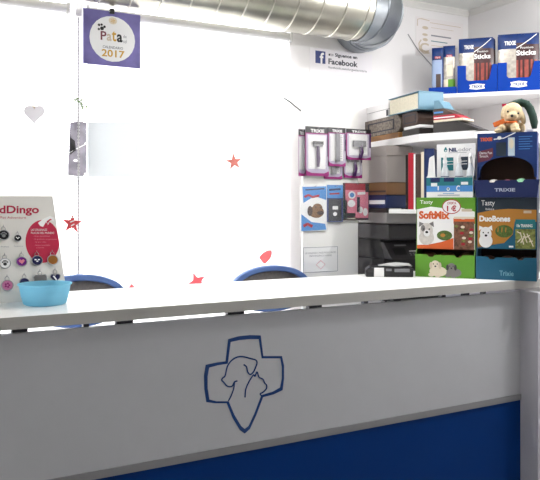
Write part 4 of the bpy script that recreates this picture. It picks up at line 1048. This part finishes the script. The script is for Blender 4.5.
for k, (px, lb) in enumerate(((443.2, 'leftmost white spray bottle in the card display'), (457.6, 'middle white spray bottle in the card display'), (469.2, 'white spray bottle with teal label nearest the navy dispenser'))):
    q = on_line(px, A, B); lx = (q - A).length; ly = .05
    if bottle is None:
        e = empty('spray_bottle', (0, 0, 0), an, lb, 'bottle', 'spray bottles in the card display')
        hB = zat(153, *mid) - z4_ - .003
        MB().lathe([(.0001, 0), (.0185, 0), (.0205, .004), (.0205, hB * .52), (.0175, hB * .62), (.0105, hB * .70), (.009, hB * .78)], white_b).build('body', e, smooth=True)
        MB().lathe([(.0105, hB * .78), (.0105, hB * .86), (.008, hB * .87), (.008, hB * .97), (.006, hB), (.0001, hB)], white_m).build('cap', e, smooth=True)
        MB().box(-.006, -.022, hB * .90, .006, -.006, hB * .95, white_m).build('nozzle', e, bevel=.001)
        MB().lathe([(.0208, hB * .08), (.0208, hB * .48)], tealg_m if k == 2 else navyd_m).build('label', e, smooth=True)
        bottle = e
    else:
        e = copy_tree(bottle); e['label'] = lb
        if k == 2:
            for ch_ in e.children:
                if ch_.name.startswith('label'):
                    ch_.data = ch_.data.copy(); ch_.data.materials[0] = tealg_m
    e.location = (A.x + lx * c - ly * s, A.y + lx * s + ly * c, z4_ + .0025); e.rotation_euler = (0, 0, an)

# ------------------------------------------------------------------ plush dog on the navy dispenser
A, B, zt_, an, w = TRX
def remesh(mb, name, parent, voxel=.004, m=None, smooth_it=4):
    o = mb.build(name, None); o.modifiers.new('r', 'REMESH').voxel_size = voxel
    o.modifiers['r'].mode = 'VOXEL'
    sm = o.modifiers.new('s', 'SMOOTH'); sm.iterations = smooth_it; sm.factor = .5
    dg = bpy.context.evaluated_depsgraph_get(); dg.update()
    me = bpy.data.meshes.new_from_object(o.evaluated_get(dg)); old = o.data
    o.modifiers.clear(); o.data = me; bpy.data.meshes.remove(old)
    me.materials.clear(); me.materials.append(m)
    me.polygons.foreach_set('use_smooth', [True] * len(me.polygons))
    o.name = name
    if parent: o.parent = parent
    return o
q0 = on_line(508, A, B); nn = Vector((-sin(an), cos(an)))
q = q0 + nn * .085
sc = depth(q.x, q.y) / F        # metres per pixel here
pd = empty('plush_dog', (q.x, q.y, zt_ + .0005), an, 'cream plush dog with orange scarf and dark green hat on the navy dispenser', 'plush toy')
def L(px, py): return ((px - 508) * sc, (131 - py) * sc)   # local x, z
bd_ = MB()
def E(px, py, y, rx, ry, rz, rot=None):
    x, z = L(px, py); bd_.ell((x, y, z * 1.13), (rx * sc, ry * sc, rz * sc * 1.13), plush_m, 18, 12, rot)
E(508, 122.5, .012, 9.5, 8, 7.5); E(511, 113, -.012, 9.5, 8.5, 9)            # trunk, head
E(511.5, 116.5, -.044, 5, 4.5, 3.8)                                           # muzzle
E(501.5, 126.5, -.03, 4.6, 8, 4.5); E(513.5, 126.5, -.03, 4.2, 8, 4.5)      # front legs
E(498.5, 129, -.045, 4.6, 5.5, 2.1); E(514.5, 129, -.045, 4.6, 5.5, 2.1)      # paws
E(518.5, 126, .03, 4, 6, 5); E(503, 126, .04, 4, 6, 5)
E(502.5, 112, -.005, 2.6, 3.5, 6.5, Matrix.Rotation(radians(14), 3, 'Y')); E(520, 117, -.005, 2.8, 3.5, 7, Matrix.Rotation(radians(-16), 3, 'Y'))   # drooping ears
remesh(bd_, 'body', pd, .0035, plush_m)
for nm, px, py, y, rr, m_ in (('eye', 507.3, 110.2, -.051, 1.0, black_m), ('eye', 517, 112.4, -.047, 1.0, black_m), ('nose', 511.4, 115, -.066, 1.5, black_m)):
    x, z = L(px, py); MB().ell((x, y, z), (rr * sc, rr * sc * .8, rr * sc), m_, 10, 8).build(nm, pd, smooth=True)
h = MB(); pts = [(509, 104.5, -.0), (513, 102.2, .004), (519, 100.5, .008), (524, 102.5, .008), (527, 107, .004), (529.5, 114, 0), (531, 121, -.004), (531.3, 127, -.008)]
h.tube([(L(a, b)[0], y, L(a, b)[1]) for a, b, y in pts], [4.6 * sc, 4.4 * sc, 4.1 * sc, 4 * sc, 3.9 * sc, 3.8 * sc, 3.7 * sc, 2.4 * sc], dkgreen_m, 14); h.build('hat', pd, 'dark green stocking hat with a long tail', smooth=True)
x, z = L(527, 129); MB().ell((x, -.008, z), (3.4 * sc, 3.2 * sc, 2 * sc), heartg_m, 12, 8).build('pompom', pd, 'pale pompom', smooth=True)
sx = MB(); nk = [(508.5 + 6.2 * cos(t), 120.2 + 1.1 * sin(t) * .6, -.014 - .036 * sin(t)) for t in [pi * 2 * k / 18 for k in range(18)]]
sx.tube([(L(a, b)[0], y, L(a, b)[1]) for a, b, y in nk], 1.25 * sc, scarf_m, 8, closed=True)
pl = [L(503.5, 117.0), L(493.0, 121.0), L(494.6, 125.6), L(505.5, 121.5)]; sx.extr(pl, 'y', -.060, -.052, scarf_m); sx.build('scarf', pd, 'orange scarf', bevel=.002)
x, z = L(503, 102.6); MB().box(x - 2 * sc, -.012, z - 1.3 * sc, x + 2 * sc, -.009, z + 1.3 * sc, crimson_m).tube([(x, -.01, z), (L(505.5, 106)[0], -.01, L(505.5, 106)[1])], .001, white_m, 5).build('ear_tag', pd, 'small red tag')

# ------------------------------------------------------------------ light, world, camera
wd = bpy.data.worlds.new('daylight'); S.world = wd; wd.use_nodes = True
bg = wd.node_tree.nodes['Background']; bg.inputs[0].default_value = (1.0, 1.0, 1.0, 1); bg.inputs[1].default_value = 8.5
def area(name, loc, size, power, rot=(0, 0, 0), color=(1, 1, 1), sy=None):
    l = bpy.data.lights.new(name, 'AREA'); l.energy = power; l.size = size; l.color = color
    if sy: l.shape = 'RECTANGLE'; l.size_y = sy
    o = bpy.data.objects.new(name, l); COL.objects.link(o); o.location = loc; o.rotation_euler = rot
    return o
pl_ = bpy.data.lights.new('added_point_light', 'POINT'); pl_.energy = 46; pl_.shadow_soft_size = .07  # added unseen point light: brightens ceiling and wall, casts counter-front shadow bands
po_ = bpy.data.objects.new('added_point_light', pl_); COL.objects.link(po_); po_.location = (3.12, -.6, 2.4)
area('ceiling_lamp_waiting', (.2, -2.6, HC - .03), 1.2, 5, sy=.4)
area('added_staff_fill', (2.1, .1, HC - .03), 1.2, 18, sy=.3)  # added unseen fill light, brightens the back wall and shelves
cam = bpy.data.cameras.new('camera'); co = bpy.data.objects.new('camera', cam); COL.objects.link(co)
co.location = CAM; co.rotation_euler = (pi / 2, 0, -YAW)
cam.sensor_fit = 'HORIZONTAL'; cam.sensor_width = 36; cam.lens = F / 540 * 36; cam.shift_y = -(240 - CY) / 540; cam.clip_start = .05
S.camera = co
v = S.view_settings; v.view_transform = 'Standard'; v.look = 'None'; v.gamma = 1; v.use_curve_mapping = False; v.exposure = 0.0
